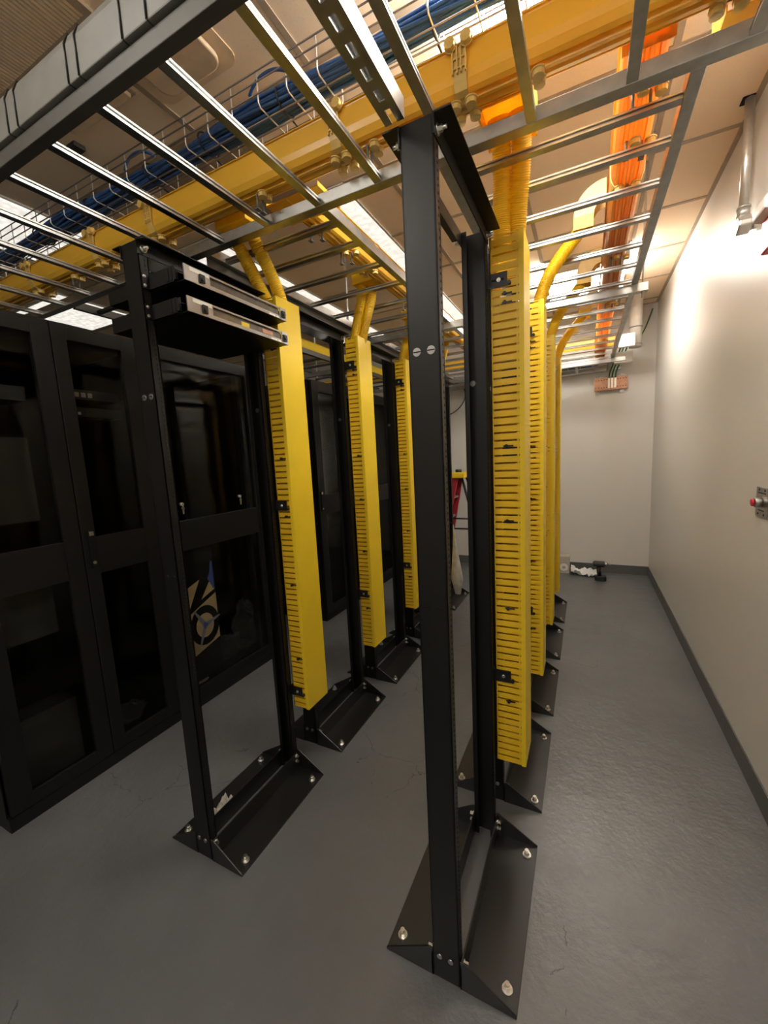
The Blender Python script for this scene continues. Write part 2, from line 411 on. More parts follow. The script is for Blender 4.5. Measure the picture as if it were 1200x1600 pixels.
# ------------------------------------------------------------------ two-post racks
RW, PW, RH = 0.515, 0.0751, 2.171       # width along the row, post depth, height
def rack(name, xc, y0, label, group):
    t = thing(name, (xc, y0, 0), label, 'rack', group)
    th = 0.0035; fl = 0.032
    for k in (0, 1):
        ya, yb, s = (y0, y0+fl, 1) if k == 0 else (y0+RW, y0+RW-fl, -1)
        m = MB()
        lo, hi = min(ya, ya+s*th), max(ya, ya+s*th)
        m.box(xc-PW/2, xc+PW/2, lo, hi, 0.004, RH)                              # web
        a, b = min(ya, yb), max(ya, yb)
        m.box(xc+PW/2-th, xc+PW/2, a, b, 0.004, RH).box(xc-PW/2, xc-PW/2+th, a, b, 0.004, RH)   # flanges
        m.box(xc-PW/2, xc-PW/2+0.016, min(yb-s*th, yb), max(yb-s*th, yb), 0.004, RH)
        m.box(xc+PW/2-0.016, xc+PW/2, min(yb-s*th, yb), max(yb-s*th, yb), 0.004, RH)
        m.mat(1); z = 0.10; i = 0; yh = ya + s*0.021
        while z < RH-0.05:
            for xf, d in ((xc+PW/2-th, 1), (xc-PW/2+th, -1)):
                m.cyl((xf, yh, z), (xf+d*(th+0.0004), yh, z), 0.0031, 8, smooth=False)
            z += (0.0159, 0.0159, 0.0127)[i % 3]; i += 1
        post = m.build('post', [BLACK, VOID], t)
        # discs on the web holes; upper ones painted pale for light showing through
        for z in (1.705, 1.10):
            for dx in ((-0.017, 0.017) if k == 0 else (-0.017,)):
                q = MB(); d = -s
                q.cyl((xc+dx, ya+s*(th+0.0012), z), (xc+dx, ya-s*0.0015, z), 0.0095, 18)
                q.mat(1).box(xc+dx-0.009, xc+dx+0.009, min(ya-s*0.0013, ya-s*0.0019), max(ya-s*0.0013, ya-s*0.0019), z-0.0012, z+0.0012)
                q.build('web_hole_disc', [STEELW if z > 1.5 else BLACK, VOID], post)
        for dx in (-0.018, 0.014):
            MB().cyl((xc+dx, ya, 0.078), (xc+dx, ya-s*0.004, 0.078), 0.0075, 14).build('base_bolt', STEELW, post)
    D = 0.3778
    for sx in (-1, 1):
        xi, xo = xc+sx*(PW/2+0.002), xc+sx*D/2
        m = MB()
        a, b = min(xi, xo), max(xi, xo)
        m.box(a, b, y0, y0+RW, 0, 0.0045)                                       # foot plate
        xm = xi+sx*0.005
        m.box(min(xi, xm), max(xi, xm), y0, y0+RW, 0, 0.080)                    # upstand
        for ya, yb in ((y0, y0+0.0045), (y0+RW-0.0045, y0+RW)):                 # sloping end gussets
            m.prism([(xi, 0.004), (xo, 0.004), (xo, 0.008), (xi+sx*0.012, 0.090), (xi, 0.090)], 1, ya, yb)
        m.build('base_angle', BASEM, t, 0.001)
        for yy in (y0+0.05, y0+RW-0.05):
            q = MB(); q.cyl((xc+sx*0.157, yy, 0.0045), (xc+sx*0.157, yy, 0.008), 0.0145, 20)
            q.cyl((xc+sx*0.157, yy, 0.008), (xc+sx*0.157, yy, 0.020), 0.0095, 6, smooth=False)
            q.cyl((xc+sx*0.157, yy, 0.020), (xc+sx*0.157, yy, 0.026), 0.0065, 12)
            q.build('anchor_bolt', ZINC, t)
        for yy in (y0+0.018, y0+RW-0.018):
            for z in (0.042, 0.068):
                MB().hexbolt((xm, yy, z), (sx, 0, 0), 0.006, 0.014).build('base_bolt', ZINC, t)
        # top angle joining the posts
        x0_ = xc+sx*PW/2
        m = MB()
        m.box(min(x0_, x0_+sx*0.003), max(x0_, x0_+sx*0.003), y0-0.004, y0+RW+0.004, RH-0.040, RH)
        m.box(min(x0_, x0_+sx*0.040), max(x0_, x0_+sx*0.040), y0-0.004, y0+RW+0.004, RH-0.003, RH)
        m.build('top_angle', BLACK, t)
        for yy in (y0+0.018, y0+RW-0.018):
            q = MB(); q.hexbolt((x0_+sx*0.003, yy, RH-0.022), (sx, 0, 0), 0.0075, 0.012)
            q.cyl((x0_+sx*0.012, yy, RH-0.022), (x0_+sx*0.024, yy, RH-0.022), 0.004, 8)
            q.build('top_bolt', ZINC, t)
    return t
XR, XLc = -0.3302, -1.2774
Y0R, Y0L, PIT = 0.8986, 0.8759, 0.6714
ordn = ['first', 'second', 'third', 'fourth', 'fifth']
right_labels = ['tall black two-post rack nearest the camera, standing alone in front',
                'second black two-post rack of the right row, behind the first yellow slotted duct',
                'third black two-post rack of the right row, its foot peeping out mid-row',
                'fourth black two-post rack of the right row, foot below the third slotted duct',
                'farthest black two-post rack of the right row, smallest foot by the grey aisle']
left_labels = ['black two-post rack at front left carrying two flat steel-fronted trays',
               'second black two-post rack of the left row, foot beneath the broad yellow cover',
               'third black two-post rack of the left row, just left of the nearest tall post',
               'fourth black two-post rack of the left row, hidden mostly behind the nearest post',
               'last black two-post rack of the left row, foot below the hanging bag']
ra = rack('equipment_rack', XR, Y0R, right_labels[0], 'two-post racks of the right row')
for k in range(1, 5):
    c = copy_tree(ra); c.location.y = Y0R+PIT*k; c['label'] = right_labels[k]
for k in range(0, 5):
    c = copy_tree(ra); c.location = (XLc, Y0L+PIT*k, 0); c['label'] = left_labels[k]; c['group'] = 'two-post racks of the left row'

# ------------------------------------------------------------------ yellow vertical ducts between the racks
def duct(xb, xf, ya, label, group, brz):
    yb = ya+PIT-RW; z0, z1 = 0.318, 2.150
    ya += 0.004; yb -= 0.004
    t = thing('vertical_cable_duct', (xb, ya, 0), label, 'cable duct', group)
    L = xf-xb; th = 0.003
    MB().box(xb, xb+th, ya, yb, z0, z1).build('back_panel', YELF, t)
    for y_, s in ((ya, 1), (yb, -1)):
        m = MB(); lo, hi = min(y_, y_+s*th), max(y_, y_+s*th)
        def strip(f0, f1, za, zb): m.box(xb+L*f0, xb+L*f1, lo, hi, za, zb)
        strip(0, .07, z0, z1); strip(.80, .86, z0, z1); strip(.93, 1.0, z0, z1)
        pitch = 0.0254; n = int((z1-z0)/pitch)
        for i in range(n+1):
            za = z0+i*pitch; zb = min(z1, za+pitch-0.0064)
            if za >= z1: break
            strip(.07, .80, za, zb); strip(.86, .93, za, zb)
        m.build('slotted_wall', YELF, t)
    m = MB()
    m.box(xf, xf+0.003, ya-0.002, yb+0.002, z0-0.002, z1+0.002)
    m.box(xf-0.012, xf, ya-0.003, ya-0.0005, z0-0.002, z1+0.002).box(xf-0.012, xf, yb+0.0005, yb+0.003, z0-0.002, z1+0.002)
    m.build('cover', YEL, t)
    MB().box(xb+th, xf-0.001, ya+th, yb-th, z0, z0+0.003).build('end_plate', YELF, t)
    for z in brz:
        m = MB()
        m.box(xb-0.006, xb+0.056, ya-0.0075, ya-0.0045, z-0.022, z+0.022).box(xb-0.008, xb-0.005, ya-0.0075, ya+0.012, z-0.026, z+0.026)
        m.mat(1).box(xb+0.008, xb+0.046, ya-0.0082, ya-0.0074, z-0.0032, z+0.0032)
        b = m.build('mounting_bracket', [BLKPL, VOID], t)
        MB().hexbolt((xb+0.030, ya-0.0082, z), (0, -1, 0), 0.0045, 0.005).build('screw', ZINC, b)
        MB().cyl((xb+0.062, ya-0.001, z-0.014), (xb+0.062, ya-0.012, z-0.014), 0.006, 10).build('release_knob', BLKPL, t)
    for z in (1.972, 1.945, 1.49, 1.235, 0.92, 0.565):
        zz = z
        MB().cyl((xb+0.048, ya+0.001, zz), (xb+0.048, ya-0.010, zz), 0.0055, 10).box(xb+0.038, xb+0.07, ya-0.004, ya-0.001, zz-0.002, zz+0.002).build('release_knob', BLKPL, t)
    return t
dr = ['large yellow slotted duct beside the nearest rack, closest to the camera',
      'second yellow slotted duct of the right row, under the long slanting hose',
      'third yellow slotted duct of the right row, below a short slanting hose',
      'farthest yellow slotted duct of the right row, a thin sliver']
dl = ['yellow duct with broad bright cover beside the front left rack with trays',
      'second yellow duct of the left row, twin hoses entering its top',
      'third yellow duct of the left row, partly hidden by the nearest tall post',
      'last yellow duct of the left row, hidden behind the nearest tall post']
for k in range(4):
    duct(XR+0.043, XR+0.146, Y0R+RW+PIT*k, dr[k], 'yellow ducts of the right row', (2.015, 0.662))
for k in range(4):
    duct(XLc+0.045, XLc+0.128, Y0L+RW+PIT*k, dl[k], 'yellow ducts of the left row', (1.284, 0.40) if k == 0 else (2.0, 0.655))

# ------------------------------------------------------------------ ladder racks
ZR = 2.332
def stringer_x(y0, y1, xa, xb, t, mt=None):
    m = MB(); z0, z1 = 2.33, 2.368
    m.box(xa, xb, y0, y1, z0, z1)
    return m.build('stringer', mt or GALV, t, 0.002)
def stringer_y(x0, x1, ya, yb, t):
    m = MB(); m.box(x0, x1, ya, yb, 2.33, 2.368)
    return m.build('stringer', GALV, t, 0.002)
def rung_prof(c):   # small lipped channel, open on its upper half
    return [(c-0.0127, ZR), (c+0.0127, ZR), (c+0.0127, ZR+0.005), (c+0.008, ZR+0.0065), (c+0.008, ZR+0.011), (c+0.0127, ZR+0.0125), (c+0.0127, ZR+0.017),
            (c-0.0127, ZR+0.017), (c-0.0127, ZR+0.0125), (c-0.008, ZR+0.011), (c-0.008, ZR+0.0065), (c-0.0127, ZR+0.005)]
t = thing('ladder_rack', (-1.3, 0.98, ZR), 'galvanised ladder rack nearest the camera, crossing overhead from left to right', 'ladder rack', 'overhead ladder racks')
stringer_x(0.663, 0.693, -3.6, 0.62, t, STRD); stringer_x(1.268, 1.306, -3.6, 0.62, t)
x = 0.087+0.2286*2
while x > -3.55:
    MB().prism(rung_prof(x), 1, 0.692, 1.269).build('rung', GALV, t); x -= 0.2286
t = thing('cable_sleeve', (-1.5, 0.66, 2.37), 'flat grey padded sleeve tied along the nearest ladder rack rail', 'sleeve')
m = MB(); m.prism([(0.652, 2.371), (0.700, 2.371), (0.700, 2.470), (0.690, 2.482), (0.664, 2.482), (0.652, 2.452)], 0, -3.6, -0.45)
m.build('padding', GREYP, t, 0.003)
for x in (-1.377, -1.33, -1.09, -1.048, -0.885, -0.805, -1.62, -1.67, -1.93, -1.98):
    m = MB(); r = 0.0022
    y0, y1, z0, z1 = 0.650, 0.702, 2.3715, 2.485
    m.tube([(x, y0, z0), (x, y0, 2.452), (x-0.004, 0.664, z1), (x-0.004, y1, z1), (x-0.002, y1, z0), (x, y0, z0)], r, 6)
    m.build('tie', BLKPL, t)
RY = [1.397, 1.560, 1.770, 1.998, 2.232, 2.455, 2.68] + [2.68+0.2286*k for k in range(1, 12)]
t = thing('ladder_rack', (-0.09, 3.0, ZR), 'galvanised ladder rack running over the right rack row to the back wall', 'ladder rack', 'overhead ladder racks')
stringer_y(0.207, 0.239, 1.306, 5.15, t); stringer_y(-0.412, -0.380, 1.306, 5.15, t)
for y in RY: MB().prism(rung_prof(y), 0, -0.381, 0.208).build('rung', GALV, t)
t = thing('ladder_rack', (-1.1, 3.0, ZR), 'ladder rack running over the left rack row beside the long lit ceiling lights', 'ladder rack', 'overhead ladder racks')
stringer_y(-0.842, -0.812, 1.306, 5.15, t); stringer_y(-1.424, -1.392, 1.306, 5.15, t)
for y0_, y1_ in ((1.31, 2.69), (2.75, 4.66)): MB().box(-1.424, -1.420, y0_, y1_, 2.258, 2.330).build('side_panel', GREYP, t)
for y in RY: MB().prism(rung_prof(y), 0, -1.393, -0.841).build('rung', GALV, t)
t = thing('ladder_rack', (-1.2, 4.95, 2.29), 'far ladder rack crossing along the back wall under the ends of the others', 'ladder rack', 'overhead ladder racks')
m = MB().box(-3.3, 0.33, 4.70, 4.732, 2.285, 2.323); m.build('stringer', GALV, t, 0.002)
m = MB().box(-3.3, 0.33, 5.20, 5.232, 2.285, 2.323); m.build('stringer', GALV, t, 0.002)
x = 0.2
while x > -3.25:
    MB().box(x-0.0127, x+0.0127, 4.731, 5.201, 2.29, 2.303).build('rung', GALV, t); x -= 0.3
t = thing('ladder_rack', (-2.4, 2.9, 2.3), 'dark ladder rack hanging above the black cabinets', 'ladder rack', 'overhead ladder racks')
for x0 in (-2.45, -2.05):
    MB().box(x0-0.012, x0+0.012, 1.33, 4.9, 2.34, 2.378).build('stringer', GREYD, t)
y = 1.45
while y < 4.85:
    MB().box(-2.44, -2.06, y-0.012, y+0.012, 2.345, 2.36).build('rung', GREYD, t); y += 0.2286

# trapeze struts with threaded rods
def strut(name, xa, xb, yc, z, label, rods):
    t = thing(name, ((xa+xb)/2, yc, z), label, 'strut', 'trapeze struts')
    m = MB(); w = 0.0205
    m.prism([(yc-w, z), (yc+w, z), (yc+w, z+0.041), (yc+0.009, z+0.041), (yc+0.009, z+0.033), (yc+w-0.003, z+0.033), (yc+w-0.003, z+0.003),
             (yc-w+0.003, z+0.003), (yc-w+0.003, z+0.033), (yc-0.009, z+0.033), (yc-0.009, z+0.041), (yc-w, z+0.041)], 0, xa, xb)
    m.build('channel', GALV, t)
    for x in rods:
        r = MB().cyl((x, yc, z-0.03), (x, yc, ZC), 0.005, 8).build('threaded_rod', WIREZ, t)
        MB().cyl((x, yc, z-0.010), (x, yc, z-0.001), 0.010, 6, smooth=False).build('nut', ZINC, r)
strut('support_strut', -1.62, 0.285, 2.72, 2.288, 'galvanised strut carrying the ladder racks mid-row, threaded rods at its ends', (-1.58, -0.60, 0.262))
strut('support_strut', -2.55, -1.95, 3.42, 2.296, 'short dark strut on a rod above the black cabinets', (-2.38, -2.0))

# slotted strut from the top of the nearest rack
t = thing('slotted_strut', (-0.372, 0.5, 2.175), 'slotted galvanised strut running towards the camera from the nearest rack top', 'strut')
m = MB(); x0, x1, ya, yb, z0 = -0.395, -0.351, -0.9, 0.888, 2.1745
y = ya; th = 0.0028
m.box(x0, x0+0.016, ya, yb, z0, z0+th).box(x1-0.016, x1, ya, yb, z0, z0+th)
while y < yb-0.02:
    m.box(x0+0.016, x1-0.016, y, min(y+0.022, yb), z0, z0+th); y += 0.0508
m.box(x0, x0+th, ya, yb, z0+th, z0+0.041).box(x1-th, x1, ya, yb, z0+th, z0+0.041)
m.box(x0+th, x0+0.011, ya, yb, z0+0.038, z0+0.041).box(x1-0.011, x1-th, ya, yb, z0+0.038, z0+0.041)
m.build('channel', GALV, t)
t['label'] = 'slotted galvanised strut running towards the camera from the nearest rack top'

# ------------------------------------------------------------------ yellow fibre raceways
ZT = 2.400
def u_profile(a, w=0.102, h=0.102):
    """U-shaped raceway section, lips out, ribbed bottom; a = start coordinate across"""
    return [(a-0.006, ZT+h), (a-0.001, ZT+h), (a, ZT+h-0.004), (a, ZT+0.046), (a+0.003, ZT+0.028), (a+0.012, ZT+0.012), (a+0.022, ZT+0.006), (a+0.025, ZT+0.013), (a+0.032, ZT+0.013),
            (a+0.035, ZT), (a+0.045, ZT), (a+0.048, ZT+0.008), (a+w-0.048, ZT+0.008), (a+w-0.045, ZT), (a+w-0.035, ZT), (a+w-0.032, ZT+0.013), (a+w-0.025, ZT+0.013),
            (a+w-0.022, ZT+0.006), (a+w-0.012, ZT+0.012), (a+w-0.003, ZT+0.028), (a+w, ZT+0.046), (a+w, ZT+h-0.004), (a+w+0.001, ZT+h), (a+w+0.006, ZT+h)]
def nut(p, d=(0, 0, -1), r=0.0145, parent=None):
    p = Vector(p); d = Vector(d); m = MB()
    m.cyl(p, p+d*0.004, r*1.15, 14); m.cyl(p+d*0.004, p+d*0.016, r, 10, smooth=False); m.cyl(p+d*0.016, p+d*0.0165, r*0.5, 10)
    return m.build('thumb_nut', GOLDN, parent)
def coupler_x(t, x, a):
    m = MB(); hw = 0.017
    prof = [(p[0]+(-0.004 if p[0] < a+0.051 else 0.004)*(1 if p[1] > ZT+0.01 else 0), p[1]-(0.004 if p[1] < ZT+0.02 else 0)) for p in u_profile(a)]
    m.ribbon(prof, 0, x-hw, x+hw, 0.003)
    for dx in (-hw, -0.005, 0.005, hw):
        m.box(x+dx-0.0018, x+dx+0.0018, a-0.010, a-0.003, ZT+0.04, ZT+0.10)
    for z in (ZT+0.05, ZT+0.072):
        m.box(x-hw, x+hw, a-0.009, a-0.003, z, z+0.004)
    c = m.build('coupler', GOLDN, t)
    for dx in (-0.021, 0.021):
        nut((x+dx, a+0.030, ZT-0.001), parent=c); nut((x+dx, a+0.078, ZT-0.001), parent=c)
        nut((x+dx, a-0.006, ZT+0.106), (0, -1, 0), 0.014, c)
def coupler_y(t, y, a):
    m = MB(); hw = 0.017
    prof = [(p[0]+(-0.004 if p[0] < a+0.051 else 0.004)*(1 if p[1] > ZT+0.01 else 0), p[1]-(0.004 if p[1] < ZT+0.02 else 0)) for p in u_profile(a)]
    m.ribbon(prof, 1, y-hw, y+hw, 0.003)
    c = m.build('coupler', GOLDN, t)
    for dy in (-0.021, 0.021):
        nut((a+0.025, y+dy, ZT-0.001), parent=c); nut((a+0.078, y+dy, ZT-0.001), parent=c)
def rung_clip(t, p):
    m = MB().box(p[0]-0.008, p[0]+0.008, p[1]-0.010, p[1]+0.010, ZT-0.05, ZT-0.047).cyl((p[0], p[1], ZT-0.047), (p[0], p[1], ZT), 0.004, 8)
    c = m.build('hold_down_clip', GREYP, t)
    nut((p[0]+0.024, p[1], ZT-0.001), parent=c)
AY = 1.171
t = thing('cable_raceway', (-1.5, AY+0.05, ZT), 'large golden U-shaped cable raceway crossing overhead from left to right', 'raceway', 'golden cable raceways')
MB().ribbon(u_profile(AY), 0, -3.6, 0.62, 0.0025).build('trough', GOLD, t)
for x in (-0.305, -0.69, -1.56, -1.95, 0.262, -2.5, -3.0): coupler_x(t, x, AY)
for x in (-0.142, -0.599, -1.056+0.02, -1.742, -2.2): 
    rung_clip(t, (x, 1.232)); rung_clip(t, (x, 1.205))
# tee fitting towards the left branch, and the short exit at the right end
m = MB(); m.box(-1.06, -0.83, 1.276, 1.42, ZT, ZT+0.004).box(-1.06, -1.057, 1.276, 1.42, ZT+0.004, ZT+0.03).box(-0.833, -0.83, 1.276, 1.42, ZT+0.004, ZT+0.016)
m.box(-0.97, -0.965, 1.276, 1.42, ZT-0.004, ZT).box(-0.91, -0.905, 1.276, 1.42, ZT-0.004, ZT)
m.build('tee_fitting', GOLD, t)
m = MB(); m.box(0.262, 0.405, 1.276, 1.40, ZT, ZT+0.004).box(0.262, 0.265, 1.276, 1.40, ZT+0.004, ZT+0.10).box(0.402, 0.405, 1.276, 1.40, ZT+0.004, ZT+0.10)
m.build('end_fitting', GOLD, t)
AXR = 0.068
t = thing('cable_raceway', (AXR+0.05, 3.2, ZT), 'orange-lit cable raceway running along the right ladder rack to the back wall', 'raceway', 'golden cable raceways')
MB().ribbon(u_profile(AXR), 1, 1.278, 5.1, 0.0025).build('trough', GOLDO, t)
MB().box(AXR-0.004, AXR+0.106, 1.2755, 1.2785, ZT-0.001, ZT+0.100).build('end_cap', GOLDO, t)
for y in (1.862, 3.1, 4.2): coupler_y(t, y, AXR)
for y in (1.397, 1.60, 2.455, 3.2):
    rung_clip(t, (AXR+0.03, y)); rung_clip(t, (AXR+0.072, y+0.02))
AXL = -1.035
t = thing('cable_raceway', (AXL+0.05, 3.2, ZT), 'golden cable raceway running along the left ladder rack beside the lit ceiling lights', 'raceway', 'golden cable raceways')
MB().ribbon(u_profile(AXL), 1, 1.42, 5.1, 0.0025).build('trough', GOLD, t)
for y in (1.92, 3.1, 4.2): coupler_y(t, y, AXL)
for y in (1.47, 1.70, 2.40):
    rung_clip(t, (AXL+0.03, y)); rung_clip(t, (AXL+0.072, y+0.02))
t = thing('cable_raceway', (-1.3, 4.92, 2.48), 'far golden cable raceway along the back wall, seen between the nearest rack posts', 'raceway', 'golden cable raceways')
pf = [(p[0], p[1]+0.04) for p in u_profile(4.80)]
MB().ribbon(pf, 0, -3.3, 0.30, 0.0025).build('trough', GOLD, t)
t = thing('cable_raceway', (-2.35, 3.5, 2.47), 'thin yellow raceway edge above the black cabinets', 'raceway', 'golden cable raceways')
pf = [(p[0], p[1]+0.062) for p in u_profile(-2.40)]
MB().ribbon(pf, 1, 2.2, 4.75, 0.0025).build('trough', YEL, t)

# ------------------------------------------------------------------ raceway exits and corrugated hoses
def hose(name, pts, r, label, group):
    P = []; 
    n = 4*int(sum((pts[i+1]-pts[i]).length for i in range(len(pts)-1))/0.0062)
    # resample
    L = [0]
    for i in range(len(pts)-1): L.append(L[-1]+(pts[i+1]-pts[i]).length)
    j = 0
    for i in range(n+1):
        s = L[-1]*i/n
        while j < len(L)-2 and L[j+1] < s: j += 1
        f = (s-L[j])/max(1e-9, L[j+1]-L[j]); P.append(pts[j].lerp(pts[j+1], f))
    m = MB(); m.tube(P, r, 18, True, lambda i, n_: r*(1.0 if i % 4 in (0, 1) else 0.92))
    o = m.build(name, HOSE, at=P[0]); tag(o, label, 'hose', group); return o
gh = 'yellow corrugated hoses'
# right row, first duct: twin hoses dropping straight down from the main raceway
hose('corrugated_hose', bez((-0.243, 1.385, 2.415), (-0.243, 1.44, 2.34), (-0.262, 1.485, 2.25), (-0.254, 1.485, 2.12)), 0.029, 'thick yellow ribbed hose, left of the pair dropping into the nearest duct', gh)
hose('corrugated_hose', bez((-0.183, 1.385, 2.415), (-0.183, 1.44, 2.34), (-0.215, 1.50, 2.25), (-0.217, 1.515, 2.12)), 0.029, 'thick yellow ribbed hose, right of the pair dropping into the nearest duct', gh)
t = thing('raceway_exit', (-0.21, 1.33, 2.44), 'glowing orange raceway exit above the nearest pair of hoses', 'raceway exit', 'raceway exits')
m = MB(); m.box(-0.285, -0.142, 1.277, 1.283, 2.42, 2.515).box(-0.285, -0.142, 1.283, 1.43, 2.44, 2.446)
m.box(-0.285, -0.280, 1.283, 1.43, 2.40, 2.50).box(-0.147, -0.142, 1.283, 1.43, 2.40, 2.50).box(-0.285, -0.142, 1.425, 1.43, 2.40, 2.446)
m.build('hood', ORNG, t)
m = MB()
for x in (-0.243, -0.183): m.cyl((x, 1.372, 2.445), (x, 1.388, 2.405), 0.034, 20)
m.build('hose_collar', ORNG, t)
# right row elbows with single hoses
def elbow_hose(y, lab_h, lab_e):
    t = thing('raceway_exit', (0.0, y, 2.5), lab_e, 'raceway exit', 'raceway exits')
    m = MB(); n = 10; R1, R0, cx_, cz = 0.125, 0.045, 0.062, 2.470
    for i in range(n):
        a0, a1 = math.pi/2*i/n, math.pi/2*(i+1)/n
        for yy in (y-0.04, y+0.036):
            q = [(cx_-R*math.sin(a), cz+R*math.cos(a)) for R, a in ((R0, a0), (R1, a0), (R1, a1), (R0, a1))]
            m.prism(q, 1, yy, yy+0.004)
        q = [(cx_-R*math.sin(a), cz+R*math.cos(a)) for R, a in ((R1-0.004, a0), (R1, a0), (R1, a1), (R1-0.004, a1))]
        m.prism(q, 1, y-0.036, y+0.036)
    m.build('elbow', GOLDN, t)
    m = MB(); m.box(-0.064, -0.060, y-0.04, y+0.04, 2.42, 2.4690).box(0.012, 0.016, y-0.04, y+0.04, 2.42, 2.4690).box(-0.06, 0.012, y-0.04, y-0.036, 2.42, 2.4690).box(-0.06, 0.012, y+0.036, y+0.04, 2.42, 2.4690)
    m.build('hose_socket', HOSE, t)
    hose('corrugated_hose', bez((-0.028, y, 2.46), (-0.045, y, 2.38), (-0.19, y, 2.33), (-0.215, y, 2.11), 28), 0.029, lab_h, gh)
elbow_hose(2.165, 'yellow ribbed hose slanting into the second duct of the right row', 'curved yellow raceway elbow feeding the second duct of the right row')
elbow_hose(2.836, 'yellow ribbed hose slanting into the third duct of the right row', 'curved yellow raceway elbow in front of the far ceiling light')
elbow_hose(3.507, 'yellow ribbed hose slanting into the farthest duct of the right row', 'curved yellow raceway elbow farthest back along the right ladder rack')
# left row
hose('corrugated_hose', bez((-1.285, 1.34, 2.40), (-1.28, 1.36, 2.33), (-1.26, 1.42, 2.25), (-1.212, 1.44, 2.11)), 0.027, 'yellow hose, left of the pair rising behind the front left trays', gh)
hose('corrugated_hose', bez((-1.215, 1.355, 2.40), (-1.205, 1.37, 2.33), (-1.20, 1.46, 2.28), (-1.185, 1.495, 2.11)), 0.027, 'yellow hose, right of the pair rising behind the front left trays', gh)
t = thing('raceway_exit', (-1.24, 1.33, 2.42), 'bright yellow box-shaped raceway exit above the front left pair of hoses', 'raceway exit', 'raceway exits')
MB().box(-1.325, -1.165, 1.277, 1.385, 2.395, 2.44).build('hood', HOSE, t, 0.004)
for k in range(3):
    y = 2.10+PIT*k
    nm = ['second', 'third', 'last'][k]
    hose('corrugated_hose', bez((-1.125, y, 2.42), (-1.115, y, 2.33), (-1.165, y+0.01, 2.30), (-1.205, y+0.02, 2.10)), 0.027, 'yellow hose, left of the pair entering the %s duct of the left row' % nm, gh)
    hose('corrugated_hose', bez((-1.075, y+0.03, 2.42), (-1.07, y+0.03, 2.33), (-1.13, y+0.05, 2.30), (-1.18, y+0.06, 2.10)), 0.027, 'yellow hose, right of the pair entering the %s duct of the left row' % nm, gh)
    t = thing('raceway_exit', (-1.08, y, 2.45), 'yellow box-shaped raceway exit above the %s duct of the left row' % nm, 'raceway exit', 'raceway exits')
    MB().box(-1.16, -1.002, y-0.045, y+0.075, 2.415, 2.475).build('hood', HOSE, t, 0.004)

# ------------------------------------------------------------------ wire basket and blue cable bundle
t = thing('wire_basket_tray', (-1.4, 1.26, 2.64), 'bright wire basket tray overhead holding the blue cables', 'cable tray')
ya, yb, z0, z1 = 1.187, 1.340, 2.640, 2.742
m = MB(); r = 0.0026
for (y, z) in ((ya, z1), (ya, z1-0.030), (ya, z1-0.065), (yb, z1-0.04), (yb, z0+0.020), (ya+0.05, z0), (ya+0.10, z0)):
    m.cyl((-3.7, y, z), (0.62, y, z), r, 6)
m.build('long_wires', mat('dull_wire', (0.26, 0.24, 0.24), 0.4, 0.8), t)
x = 0.55
while x > -3.6:
    MB().tube([(x, ya+0.003, z1+0.004), (x, ya+0.003, z0+0.012), (x, ya+0.012, z0+0.003), (x, yb-0.010, z0+0.003), (x, yb-0.003, z0+0.010), (x, yb-0.003, z1-0.03)], 0.0024, 6).build('cross_wire', WIREZ, t); x -= 0.118
t = thing('cable_bundle', (-1.4, 1.26, 2.70), 'thick bundle of many dark blue cables lying in the wire basket', 'cable bundle')
m = MB(); rnd = random.Random(3)
N = 46; starts = []
for i in range(N):
    a = 2.39996*i; rr = math.sqrt((i+0.5)/N)
    starts.append((rr*math.cos(a), rr*math.sin(a)))
ph = [rnd.uniform(0, 6.28) for _ in range(N)]
for i, (u, v) in enumerate(starts):
    pts = []
    nseg = 54
    for k in range(nseg+1):
        x = -3.65+4.25*k/nseg
        bul = 0.86+0.16*math.sin(x*5.3+0.7)+0.07*math.sin(x*11+1.3)
        tw = 0.6*math.sin(x*1.3)
        uu, vv = u*math.cos(tw)-v*math.sin(tw), u*math.sin(tw)+v*math.cos(tw)
        yy = 1.263+uu*0.046*bul+0.004*math.sin(x*9+ph[i]); zz = 2.649+0.032+vv*0.030*bul+0.004*math.sin(x*7+ph[i]*2)
        pts.append((x, yy, max(zz, 2.6475)))
    m.tube(pts, 0.0056, 6)
m.build('cables', BLUE, t)
for x, y in ((-1.05, 0.03), (-1.75, 0.028)):
    MB().tube(bez((x, 1.225, 2.72), (x+0.04, 1.21, 2.755), (x+0.13, 1.205, 2.76), (x+0.18, 1.235, 2.72), 14), 0.0055, 6).build('stray_cable', BLUE, t)
for x in (-0.40, -0.93, -1.30, -1.62, -2.05, -2.5):
    pts = [(x, 1.263+0.049*math.cos(a), 2.681+0.034*math.sin(a)) for a in [2*math.pi*k/18 for k in range(19)]]
    m = MB().tube(pts, 0.003, 6); m.cyl((x, 1.30, 2.648), (x+0.004, 1.322, 2.642), 0.003, 6)
    m.build('tie', BLKPL, t)
